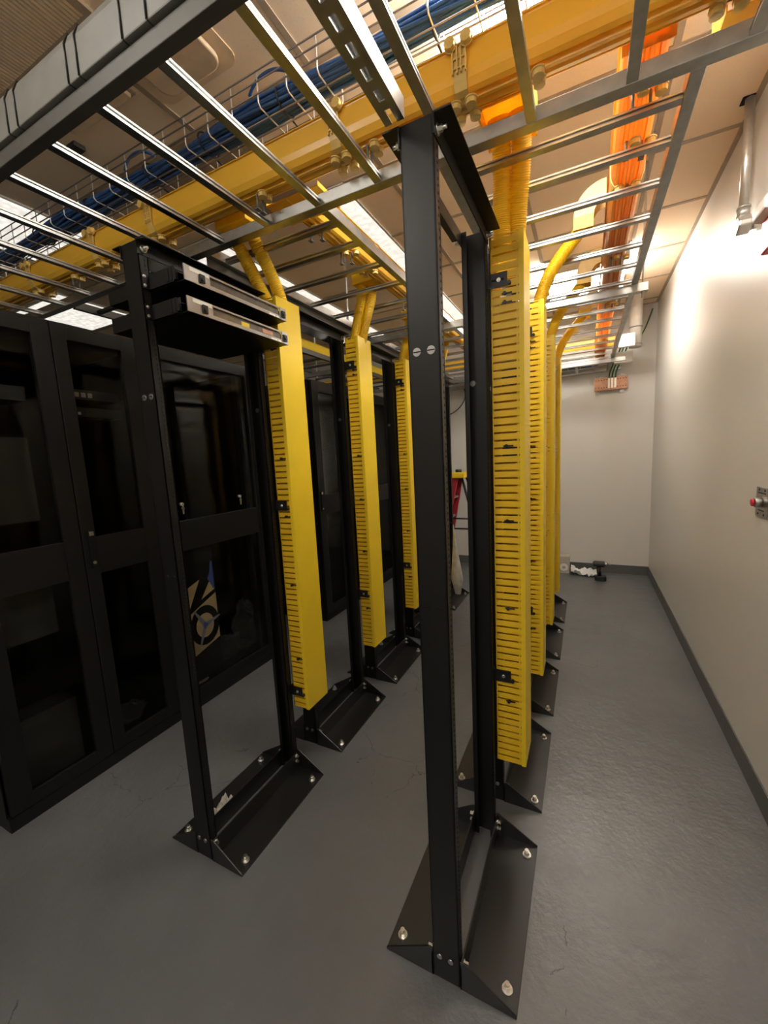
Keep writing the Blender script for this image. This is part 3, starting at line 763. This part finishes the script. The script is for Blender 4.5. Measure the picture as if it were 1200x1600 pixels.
# second basket against the back wall
t = thing('wire_basket_tray', (-0.3, 5.08, 2.4), 'small far wire basket tray with blue cables above the back ladder rack', 'cable tray')
m = MB()
for (y, z) in ((5.0, 2.44), (5.0, 2.33), (5.15, 2.44), (5.15, 2.33)): m.cyl((-1.6, y, z), (0.1, y, z), 0.003, 6)
x = 0.05
while x > -1.6:
    m.tube([(x, 5.0, 2.46), (x, 5.0, 2.327), (x, 5.15, 2.327), (x, 5.15, 2.46)], 0.003, 6); x -= 0.12
m.build('wires', WHITEP, t)
m = MB()
for i in range(10):
    m.tube([(-1.6+1.7*k/10, 5.03+0.02*(i % 5)+0.004*math.sin(k+i), 2.342+0.016*(i//5)+0.004*math.cos(2*k+i)) for k in range(11)], 0.008, 6)
o = m.build('cable_bundle', BLUE, at=(-0.75, 5.08, 2.36)); tag(o, 'short blue cable bundle lying in the far wire basket by the back wall', 'cable bundle')

ACRYL = mat('smoked_acrylic', (0.14, 0.125, 0.11), 0.12, 0.0, 0.3, 20, spec=0.8)
# ------------------------------------------------------------------ the two flat trays in the front left rack
def tray(z0, z1, label, yellow):
    t = thing('fibre_tray', (-1.27, 1.13, z0), label, 'rack tray', 'steel-fronted trays in the front left rack')
    ya, yb, xf, xb = 0.906, 1.366, -1.082, -1.46
    m = MB(); m.box(xb, xf, ya, yb, z0, z0+0.002).box(xb, xf-0.03, ya, ya+0.002, z0+0.002, z1).box(xb, xf-0.03, yb-0.002, yb, z0+0.002, z1).box(xb, xb+0.002, ya+0.002, yb-0.002, z0+0.002, z1)
    m.box(xb, xf-0.06, ya, yb, z1-0.002, z1)
    m.build('body', BLACK, t)
    for y0_, y1_ in ((ya-0.010, ya-0.003), (yb+0.003, yb+0.010)):
        e = MB().box(-1.235, -1.12, y0_+0.003, y1_-0.001, z0+0.002, z1-0.001).box(-1.239, -1.2345, y0_-0.018 if y0_ < 1 else y0_, y1_ if y0_ < 1 else y1_+0.018, z0+0.001, z1)
        e = e.build('ear', BLACK, t)
        yy = y0_-0.012 if y0_ < 1 else y1_+0.012
        for z in (z0+0.010, z1-0.010): MB().hexbolt((-1.2345, yy, z), (1, 0, 0), 0.0035, 0.004).build('screw', ZINC, e)
    m = MB()
    for k in range(3): m.box(-1.15+0.016*k, -1.142+0.016*k, ya-0.009, ya-0.0005, z0+0.006, z1-0.006)
    m.build('cable_fingers', BLKPL, t)
    # front: aluminium ends, recessed sliding door, latches, labels
    m = MB(); m.box(xf-0.004, xf, ya, ya+0.095, z0, z1).box(xf-0.004, xf, yb-0.030, yb+0.004, z0, z1)
    m.box(xf-0.004, xf, ya+0.095, yb-0.030, z0, z0+0.014).box(xf-0.006, xf-0.002, ya+0.095, yb-0.03, z1-0.006, z1)
    f = m.build('front_frame', SILV, t)
    m = MB().box(xf-0.012, xf-0.009, ya+0.095, yb-0.03, z0+0.014, z1-0.006); m.build('door', ACRYL, t)
    for y in (ya+0.062, yb-0.016):
        MB().box(xf, xf+0.006, y-0.009, y+0.009, z0+0.010, z0+0.034).cyl((xf+0.006, y, z0+0.02), (xf+0.010, y, z0+0.02), 0.006, 10).build('latch', BLKPL, f)
    MB().box(xf, xf+0.0006, ya+0.020, ya+0.092, z1-0.014, z1-0.002).build('paper_label', WHITEP, f)
    MB().box(xf, xf+0.0006, yb-0.095, yb-0.062, z0+0.003, z0+0.009).box(xf, xf+0.0006, yb-0.055, yb-0.038, z0+0.003, z0+0.009).build('small_label', WHITEP, f)
    if yellow:
        MB().box(xf-0.009, xf-0.0082, ya+0.225, ya+0.262, z0+0.016, z0+0.032).build('yellow_sticker', YEL, t)
        MB().box(xf-0.009, xf-0.0082, ya+0.33, ya+0.385, z0+0.02, z0+0.034).build('copper_sticker', COPPER, t)
tray(1.940, 1.987, 'lower flat black tray with steel front and yellow sticker, front left rack', True)
tray(2.030, 2.077, 'upper flat black tray with plain steel front, just below the rack top angle', False)

# ------------------------------------------------------------------ black cabinets
XC = -2.11
def cabinet(ya, yb, doors, label, depth=0.95, h=2.147):
    t = thing('server_cabinet', (XC-0.4, (ya+yb)/2, 0), label, 'cabinet', 'black glass-door cabinets')
    xb = XC-depth
    m = MB()
    m.box(xb, XC-0.03, ya, ya+0.004, 0.0, h).box(xb, XC-0.03, yb-0.004, yb, 0.0, h)
    m.box(xb, XC-0.03, ya+0.004, yb-0.004, h-0.03, h).box(xb, XC-0.03, ya+0.004, yb-0.004, 0.0, 0.075).box(xb, xb+0.004, ya+0.004, yb-0.004, 0.075, h-0.03)
    m.build('carcass', BLACK2, t)
    MB().box(XC-0.03, XC-0.006, ya, yb, 0.0, 0.062).build('plinth', BLACK2, t)
    for (da, db, wa, wb, hs, keys) in doors:
        m = MB(); x0, x1 = XC-0.028, XC
        zb, zt = 0.068, h-0.006; w1, w2, w3, w4 = 0.128, 0.985, 1.165, 2.073
        m.box(x0, x1, da, wa, zb, zt).box(x0, x1, wb, db, zb, zt)
        for za, zc in ((zb, w1), (w2, w3), (w4, zt)): m.box(x0, x1, wa, wb, za, zc)
        d = m.build('door', BLACK2, t, 0.002)
        MB().box(XC-0.018, XC-0.014, wa, wb, w1, w2).build('lower_pane', DOORGLASS, d)
        MB().box(XC-0.018, XC-0.014, wa, wb, w3, w4).build('upper_pane', DOORGLASS, d)
        hy = da+0.035 if hs > 0 else db-0.035
        if hs:
            m = MB().box(XC, XC+0.010, hy-0.012, hy+0.012, 1.02, 1.20).mat(1).cyl((XC+0.010, hy, 1.045), (XC+0.013, hy, 1.045), 0.008, 12).box(XC+0.010, XC+0.012, hy-0.008, hy+0.012, 1.175, 1.195)
            m.build('swing_handle', [BLACK2, ZINC], d)
        for ky in keys:
            m = MB(); m.cyl((XC-0.014, ky, 1.262), (XC+0.006, ky, 1.262), 0.010, 12); m.box(XC+0.004, XC+0.007, ky-0.005, ky+0.005, 1.205, 1.258).cyl((XC+0.004, ky, 1.238), (XC+0.007, ky, 1.238), 0.010, 10)
            m.build('key', ZINC, d)
    m = MB()
    for y in (ya+0.07, yb-0.07):
        for x in (XC-0.12, xb+0.15): m.box(x-0.02, x+0.02, y-0.012, y+0.012, 0.076, h-0.03)
    m.build('mounting_rails', DGREY, t)
    return t
cabinet(0.612, 1.487, [(0.622, 1.029, 0.70, 0.958, 0, ()), (1.033, 1.480, 1.093, 1.335, 1, ())], 'wide black double-door cabinet with dark windows at the left picture edge')
cabinet(1.490, 2.26, [(1.494, 2.256, 1.547, 2.165, 0, (1.575, 2.02))], 'black single-door cabinet with keys in its window and a printed box inside')
cabinet(2.93, 3.70, [(2.935, 3.695, 3.03, 3.60, 1, ())], 'black cabinet standing farther back between the left rack posts', h=2.17)
cabinet(3.72, 4.49, [(3.725, 4.485, 3.81, 4.39, 1, ())], 'farthest black cabinet, last of the row by the back wall', h=2.17)
# equipment inside the first cabinet
t = thing('patch_panel', (XC-0.14, 1.2, 1.8), 'small grey panel with tiny lights inside the double-door cabinet, upper window', 'equipment')
MB().box(XC-0.20, XC-0.105, 1.10, 1.36, 1.745, 1.79).build('body', DGREY, t)
for y in (1.12, 1.15): MB().box(XC-0.105, XC-0.103, y, y+0.012, 1.755, 1.768).build('indicator', WHITEP, t)
t = thing('patch_panel', (XC-0.14, 1.2, 1.86), 'grey panel above the lit one inside the double-door cabinet', 'equipment')
MB().box(XC-0.20, XC-0.105, 1.10, 1.36, 1.83, 1.875).build('body', DGREY, t)
for k in range(4): MB().box(XC-0.105, XC-0.103, 1.115+0.03*k, 1.135+0.03*k, 1.84, 1.862).build('port', SILV, t)
t = thing('rack_switch', (XC-0.14, 0.82, 1.8), 'dark equipment with pale label strips behind the left door window', 'equipment')
MB().box(XC-0.40, XC-0.105, 0.66, 0.93, 1.27, 1.64).build('body', DGREY, t)
for z in (1.55, 1.60): MB().box(XC-0.105, XC-0.103, 0.68, 0.78, z, z+0.010).build('label_strip', WHITEP, t)
t = thing('rack_switch', (XC-0.14, 0.78, 1.8), 'thin shelf unit with a pale strip high behind the left door window', 'equipment')
MB().box(XC-0.30, XC-0.105, 0.66, 0.95, 1.80, 1.86).build('body', DGREY, t)
MB().box(XC-0.105, XC-0.103, 0.66, 0.79, 1.825, 1.84).build('label_strip', WHITEP, t)
t = thing('rack_switch', (XC-0.14, 0.78, 0.85), 'plain dark grey unit behind the lower left glass, above the reflection block', 'equipment')
MB().box(XC-0.40, XC-0.105, 0.66, 0.93, 0.74, 0.975).build('body', DGREY, t)
# boxes and bags inside the second cabinet
t = thing('printed_box', (XC-0.10, 1.58, 0.1), 'tall black and tan printed box inside the cabinet, letter and fan emblem', 'box')
bx0, bx1, by0, by1, bz0, bz1 = XC-0.30, XC-0.045, 1.50, 1.78, 0.135, 0.98
MB().box(bx0, bx1, by0, by1, bz0, bz1).build('carton', BLACK2, t, 0.003)
def decal(name, poly, mt, lift=0.0012):
    return MB().prism(poly, 0, bx1+lift-0.0008, bx1+lift).build(name, mt, t)
y0, y1 = 1.560, 1.775
decal('letter_panel', [(y0, 0.70), (y0+0.012, 0.60), (y0+0.105, 0.775), (y0+0.02, 0.745)], TAN)
decal('letter_panel', [(y0+0.105, 0.645), (y1-0.005, 0.685), (y1-0.005, 0.79)], TAN)
decal('blue_tab', [(y1-0.05, 0.765), (y1-0.03, 0.80), (y1-0.018, 0.87), (y1-0.005, 0.87), (y1-0.005, 0.69), (y1-0.015, 0.69)], PBLUE, 0.0016)
decal('emblem_panel', [(y0, 0.30), (y1, 0.36), (y1, 0.66), (y0, 0.57)], TAN)
cy_, cz_ = (y0+y1)/2+0.005, 0.475
def ring(rad, n=32): return [(cy_+rad*math.cos(2*math.pi*k/n), cz_+rad*1.18*math.sin(2*math.pi*k/n)) for k in range(n)]
decal('emblem_ring', ring(0.108), BLACK2, 0.0018)
decal('emblem_disc', ring(0.066), TAN, 0.0024)
decal('emblem_hub', ring(0.026, 3), PBLUE, 0.0036)
for a in (125, 245, 12):
    a = math.radians(a); d = Vector((math.cos(a), math.sin(a)*1.15)); n = Vector((-d.y, d.x)).normalized()
    c = Vector((cy_, cz_))
    pts = [c+n*0.018-d*0.012, c+d*0.118+n*0.004, c+d*0.118-n*0.004, c-n*0.018-d*0.012]
    decal('emblem_blade', [tuple(p) for p in pts], PBLUE2, 0.003)
def crumple(cx_, cy2, cz2, sx, sy2, sz, seed, n=22):
    rnd = random.Random(seed); m = MB(); ph = [rnd.uniform(0, 6.28) for _ in range(8)]
    def fn(u, v):
        a, b = u*2*math.pi, v*math.pi
        k = 1+0.20*math.sin(3*a+ph[0])*math.sin(4*b+ph[1])+0.26*abs(math.sin(5*a+ph[2]+3*b))*abs(math.sin(6*b+ph[3]-2*a))-0.16*abs(math.sin(9*a+ph[4]+7*b))
        return (cx_+sx*k*math.sin(b)*math.cos(a), cy2+sy2*k*math.sin(b)*math.sin(a), cz2+max(-sz, sz*k*math.cos(b)))
    m.grid(fn, n*2, n, False); return m
BAGF = glass('bag_film_bright', (0.82, 0.82, 0.80))
def bag_mat():
    m, t_, b = nt('shiny_bag_film'); b.inputs['Base Color'].default_value = (0.10, 0.10, 0.10, 1); b.inputs['Roughness'].default_value = 0.10
    b.inputs['Alpha'].default_value = 0.30
    return m
BAGS = bag_mat()
o = crumple(XC-0.11, 1.86, 0.21, 0.05, 0.13, 0.085, 5).build('parts_bag', BAGS, at=(XC-0.11, 1.86, 0.13)); tag(o, 'clear plastic parts bag at the foot of the printed box in the cabinet', 'bag', 'clear parts bags')
o = crumple(XC-0.12, 2.06, 0.30, 0.05, 0.09, 0.17, 6).build('parts_bag', BAGS, at=(XC-0.12, 2.06, 0.13)); tag(o, 'clear plastic bag standing upright at the right in the cabinet', 'bag', 'clear parts bags')
o = crumple(XC-0.09, 1.62, 0.125, 0.035, 0.055, 0.05, 9).build('parts_bag', BAGM, at=(XC-0.09, 1.62, 0.08)); tag(o, 'small white bag low in the cabinet window beneath the emblem', 'bag', 'clear parts bags')
o = crumple(XC-0.12, 1.20, 0.155, 0.05, 0.07, 0.05, 8).build('parts_bag', BAGS, at=(XC-0.12, 1.2, 0.11)); tag(o, 'small clear bag behind the lower glass of the double-door cabinet', 'bag', 'clear parts bags')
o = MB().box(XC-0.22, XC-0.10, 0.72, 0.95, 0.076, 0.40).build('floor_reflection_block', DGREY, at=(XC-0.16, 0.83, 0.076)); tag(o, 'dark grey block for the floor reflection in the lower left cabinet glass', 'box')  # block added in place of the floor's reflection in the glass
o = crumple(XC-0.12, 3.25, 0.20, 0.05, 0.13, 0.10, 12).build('paper_sheets', CARDW, at=(XC-0.12, 3.25, 0.1)); tag(o, 'crumpled brown paper at the foot of the farther cabinet', 'paper')
# cable mess above the cabinets
t = thing('cable_heap', (-2.45, 3.3, 2.2), 'untidy grey cables lying over the far cabinet top', 'cables')
rnd = random.Random(11); m = MB()
for i in range(14):
    y = 2.95+rnd.uniform(0, 1.2); x = -2.9+rnd.uniform(0, 0.6); z = 2.185+rnd.uniform(0, 0.05)
    m.tube(bez((x, y, z), (x+rnd.uniform(-.2, .2), y+0.25, z+0.10), (x+rnd.uniform(-.2, .3), y+0.4, z), (x+rnd.uniform(-.1, .3), y+0.65, z+rnd.uniform(0, 0.06)), 10), 0.012, 6)
m.build('cables', DGREY, t)

# ------------------------------------------------------------------ back wall fittings
YBW = YB
t = thing('ground_bus_bar', (0.235, YB-0.03, 2.15), 'copper grounding bus bar on the back wall with three green wires', 'bus bar')
MB().box(0.072, 0.392, YB-0.062, YB-0.055, 2.082, 2.218).build('bar', COPPER, t)
m = MB()
for k in range(12):
    for z in (2.19, 2.11):
        m.cyl((0.09+0.026*k, YB-0.0625, z), (0.09+0.026*k, YB-0.0615, z), 0.005, 8)
m.build('bolt_holes', VOID, t)
for x in (0.105, 0.345):
    m = MB().cyl((x, YB-0.055, 2.15), (x, YB, 2.15), 0.016, 12).box(x-0.02, x+0.02, YB-0.012, YB, 2.045, 2.245)
    m.build('standoff', STEELW, t)
for x in (0.215, 0.245, 0.275):
    m = MB(); m.box(x-0.010, x+0.010, YB-0.066, YB-0.062, 2.10, 2.205)
    for z in (2.12, 2.15, 2.18): m.hexbolt((x, YB-0.066, z), (0, -1, 0), 0.007, 0.008)
    m.build('lug', ZINC, t)
for k, x in enumerate((0.215, 0.245, 0.275)):
    o = MB().tube(bez((x, YB-0.064, 2.205), (x, YB-0.064, 2.30), (x+0.04, YB-0.10, 2.33), (x+0.10, YB-0.20, 2.50), 18), 0.007, 8).build('ground_wire', GREEN, at=(x, YB-0.064, 2.2))
    tag(o, ['left green ground wire rising from the copper bus bar', 'middle green ground wire rising from the copper bus bar', 'right green ground wire rising from the copper bus bar'][k], 'wire', 'green ground wires')
t = thing('wrapped_pipe', (0.42, 4.9, 2.6), 'thick pale wrapped pipe dropping from the ceiling near the far corner', 'pipe')
MB().cyl((0.42, 4.85, 2.42), (0.42, 4.85, ZC), 0.055, 20).build('pipe', CARDW, t)
MB().cyl((0.42, 4.85, 2.60), (0.42, 4.85, 2.612), 0.058, 20).cyl((0.42, 4.85, 2.44), (0.42, 4.85, 2.452), 0.058, 20).build('band', GREYP, t)
t = thing('junction_box', (0.33, 4.8, 2.42), 'upper white metal box beside the wrapped pipe in the far corner', 'box')
MB().box(0.27, 0.41, 4.74, 4.79, 2.42, 2.54).build('body', WHITEP, t, 0.004)
t = thing('junction_box', (0.33, 5.1, 2.3), 'lower white metal box just above the copper bus bar', 'box')
MB().box(0.25, 0.42, 5.05, 5.13, 2.325, 2.435).build('body', WHITEP, t, 0.004)
o = MB().tube(bez((0.60, 5.25, 2.86), (0.55, 5.2, 2.70), (0.52, 5.1, 2.62), (0.45, 4.9, 2.50), 16), 0.006, 8).build('ground_wire', GREEN, at=(0.60, 5.25, 2.86))
tag(o, 'single dark green wire slanting from the ceiling corner to the wrapped pipe', 'wire')
o = MB().tube(bez((-1.42, YB-0.02, 2.32), (-1.35, YB-0.03, 2.20), (-1.40, YB-0.03, 2.05), (-1.62, YB-0.02, 1.98), 16), 0.006, 8).build('loose_wire', DGREY, at=(-1.42, YB-0.02, 2.32))
tag(o, 'loose grey wire drooping on the back wall, seen between the nearest rack posts', 'wire')

# right wall fittings
t = thing('conduit_drop', (0.61, 2.49, 2.6), 'metal conduit coming down from the ceiling along the right wall', 'conduit')
MB().cyl((0.612, 2.49, 2.47), (0.612, 2.49, ZC), 0.0175, 18).build('pipe', COND, t)
m = MB().cyl((0.612, 2.49, 2.45), (0.612, 2.49, 2.485), 0.024, 18); m.cyl((0.612, 2.49, 2.485), (0.612, 2.49, 2.492), 0.027, 8)
m.build('coupling', COND, t)
m = MB(); m.prism([(2.465, 2.45), (2.515, 2.45), (2.515, 2.41), (2.49, 2.375), (2.44, 2.40), (2.44, 2.42)], 0, 0.588, 0.636); m.cyl((0.632, 2.49, 2.41), (XW, 2.49, 2.41), 0.02, 14)
m.build('elbow_body', COND, t, 0.006)
MB().prism(rrect(0.583, 0.641, 2.47, 2.525, 0.005), 2, ZC-0.003, ZC-0.0005).build('ceiling_cutout', VOID, t)
t = thing('fire_alarm_strobe', (0.62, 2.16, 2.28), 'red fire alarm strobe cut off at the right picture edge', 'alarm')
MB().box(0.615, XW, 2.09, 2.255, 2.195, 2.33).build('body', RED, t, 0.006)
m = MB(); m.prism([(0.649, 2.31), (0.585, 2.325), (0.585, 2.365), (0.610, 2.40), (0.649, 2.40)], 1, 2.13, 2.265)
m.build('strobe_lens', STROBE, t, 0.008)
t = thing('push_button_station', (XW, 2.15, 1.21), 'steel wall plate with a red-tipped chrome push button at the right edge', 'button')
MB().box(XW-0.004, XW, 2.085, 2.213, 1.15, 1.273).build('plate', STEELW, t, 0.002)
MB().cyl((XW-0.004, 2.152, 1.212), (XW-0.028, 2.152, 1.212), 0.020, 20).build('button_shroud', SILV, t, 0.004)
MB().cyl((XW-0.028, 2.152, 1.212), (XW-0.037, 2.152, 1.212), 0.016, 20).build('button_cap', RED, t, 0.004)
m = MB().box(XW-0.0048, XW-0.0038, 2.11, 2.19, 1.247, 1.252).box(XW-0.0048, XW-0.0038, 2.12, 2.18, 1.176, 1.181)
m.build('engraved_line', DGREY, t)
for z in (1.262, 1.163): MB().cyl((XW-0.004, 2.12, z), (XW-0.0055, 2.12, z), 0.005, 10).cyl((XW-0.004, 2.18, z), (XW-0.0055, 2.18, z), 0.005, 10).build('plate_screw', DGREY, t)

# ------------------------------------------------------------------ things on the floor
def ppt(x, y, z): return (x, y, z)
t = thing('cordless_drill', (0.165, 4.93, 0), 'black cordless drill standing on its battery by the back wall', 'drill')
dx, dy = 0.165, 4.93
m = MB().prism(rrect(dx-0.06, dx+0.055, dy-0.045, dy+0.045, 0.025), 2, 0.0, 0.055); m.build('battery', BLKPL, t, 0.008)
m = MB().tube([(dx-0.012, dy, 0.05), (dx-0.018, dy, 0.10), (dx-0.022, dy, 0.155)], 0.021, 14); m.build('grip', BLKPL, t)
m = MB().cyl((dx-0.070, dy, 0.185), (dx+0.035, dy, 0.185), 0.034, 18); m.cyl((dx-0.078, dy, 0.185), (dx-0.070, dy, 0.185), 0.026, 18); m.build('motor_housing', DGREY, t, 0.006)
m = MB().cyl((dx+0.035, dy, 0.185), (dx+0.070, dy, 0.185), 0.024, 18, 0.015).cyl((dx+0.070, dy, 0.185), (dx+0.10, dy, 0.185), 0.006, 10); m.build('chuck', STEELW, t)
MB().box(dx-0.002, dx+0.010, dy-0.008, dy+0.008, 0.125, 0.155).build('trigger', RED, t)
rnd = random.Random(5)
m = MB()
def pf_(u, v):
    x = -0.14+0.27*u; y = 5.02+0.20*v
    return (x, y, 0.006+0.050*abs(math.sin(6.3*u+3.7*v+1.2*math.sin(7*v)))*abs(math.cos(5*v+3*u*u))*(1-0.5*u)+0.10*max(0, 0.30-u)+0.020*abs(math.sin(13*u*u+11*v))+0.008*math.sin(41*u+23*v))
m.grid(pf_, 30, 18, False)
o = m.build('crumpled_bag', PAPER, at=(0, 5.1, 0)); tag(o, 'crumpled white paper bag on the floor left of the drill', 'bag')
t = thing('carton', (-0.22, 5.12, 0), 'small pale carton with a round window against the back wall', 'box')
MB().box(-0.30, -0.155, 5.10, 5.22, 0, 0.205).build('box_body', CARDW, t, 0.003)
m = MB().cyl((-0.215, 5.10, 0.075), (-0.215, 5.096, 0.075), 0.045, 24); m.build('round_window', WHITEP, t)
MB().cyl((-0.215, 5.096, 0.075), (-0.215, 5.094, 0.075), 0.018, 18).build('round_centre', CARDW, t)
# step ladder at the back
t = thing('step_ladder', (-1.35, 4.72, 0), 'red folding step ladder with yellow top by the back wall', 'step ladder')
lx, ly = -1.36, 4.72
MB().box(lx-0.09, lx+0.11, ly-0.14, ly+0.14, 1.19, 1.255).build('top_cap', YEL, t, 0.01)
for sy_ in (-1, 1):
    y0_, y1_ = ly+sy_*0.10, ly+sy_*0.19
    MB().add([(lx-0.08, y0_-0.015, 1.20), (lx+0.03, y0_-0.015, 1.20), (lx+0.03, y0_+0.015, 1.20), (lx-0.08, y0_+0.015, 1.20),
              (lx-0.30, y1_-0.015, 0), (lx-0.22, y1_-0.015, 0), (lx-0.22, y1_+0.015, 0), (lx-0.30, y1_+0.015, 0)],
             [(0,1,2,3),(7,6,5,4),(0,4,5,1),(1,5,6,2),(2,6,7,3),(3,7,4,0)]).build('front_rail', LADRED, t)
    MB().tube([(lx+0.07, y0_, 1.20), (lx+0.40, y1_, 0.0)], 0.015, 8).build('rear_leg', BLKPL, t)
for k in range(1, 5):
    f = k/5; w_ = 0.19-0.09*f; xx = lx-0.26+0.235*f
    MB().box(xx-0.04, xx+0.04, ly-w_, ly+w_, 1.2*f-0.012, 1.2*f+0.012).build('step', SILV, t)
for z in (0.60, 0.72): MB().cyl((lx-0.14, ly-0.15, z), (lx+0.22, ly-0.15, z), 0.010, 8).build('spreader_bar', BLKPL, t)
o = MB().cyl((lx+0.02, ly-0.05, 1.255), (lx+0.02, ly-0.05, 1.29), 0.035, 14).build('tape_roll', BLKPL, at=(lx+0.02, ly-0.05, 1.255)); tag(o, 'small black roll lying on top of the red step ladder', 'tape')
# bag hanging on the far left rack
t = thing('hanging_bag', (-1.085, 3.56, 0.8), 'long cloudy plastic bag hanging from the last left rack', 'bag')
def bagfn(u, v):
    a = 2*math.pi*u; z = 0.83-0.66*v
    r = 0.006+0.058*min(1, (v*1.35))**1.3*(1 if v < 0.8 else max(0.35, 1-(v-0.8)*2.8))
    k = 1+0.10*math.sin(5*a+3*v)+0.05*math.sin(11*a)
    return (-1.085+r*k*math.cos(a)*0.8+0.03*v, 3.56+r*k*math.sin(a)*0.6, z)
MB().grid(bagfn, 24, 20).build('film', BAGM, t)
MB().tube([(-1.085, 3.56, 0.83), (-1.14, 3.565, 0.86), (-1.205, 3.575, 0.885), (-1.236, 3.575, 0.89)], 0.004, 6).build('hook_cord', BLKPL, t)
# clear packet on the front left rack base
t = thing('clear_packet', (-1.355, 1.03, 0.006), 'small clear plastic packet lying on the front left rack base', 'bag')
m = MB()
def pk(u, v): return (-1.40+0.075*u, 0.965+0.125*v, 0.010+0.022*abs(math.sin(6*u+5*v))*(0.5+v)+0.010*math.sin(17*v)**2)
m.grid(pk, 12, 14, False); m.build('film', BAGM, t)
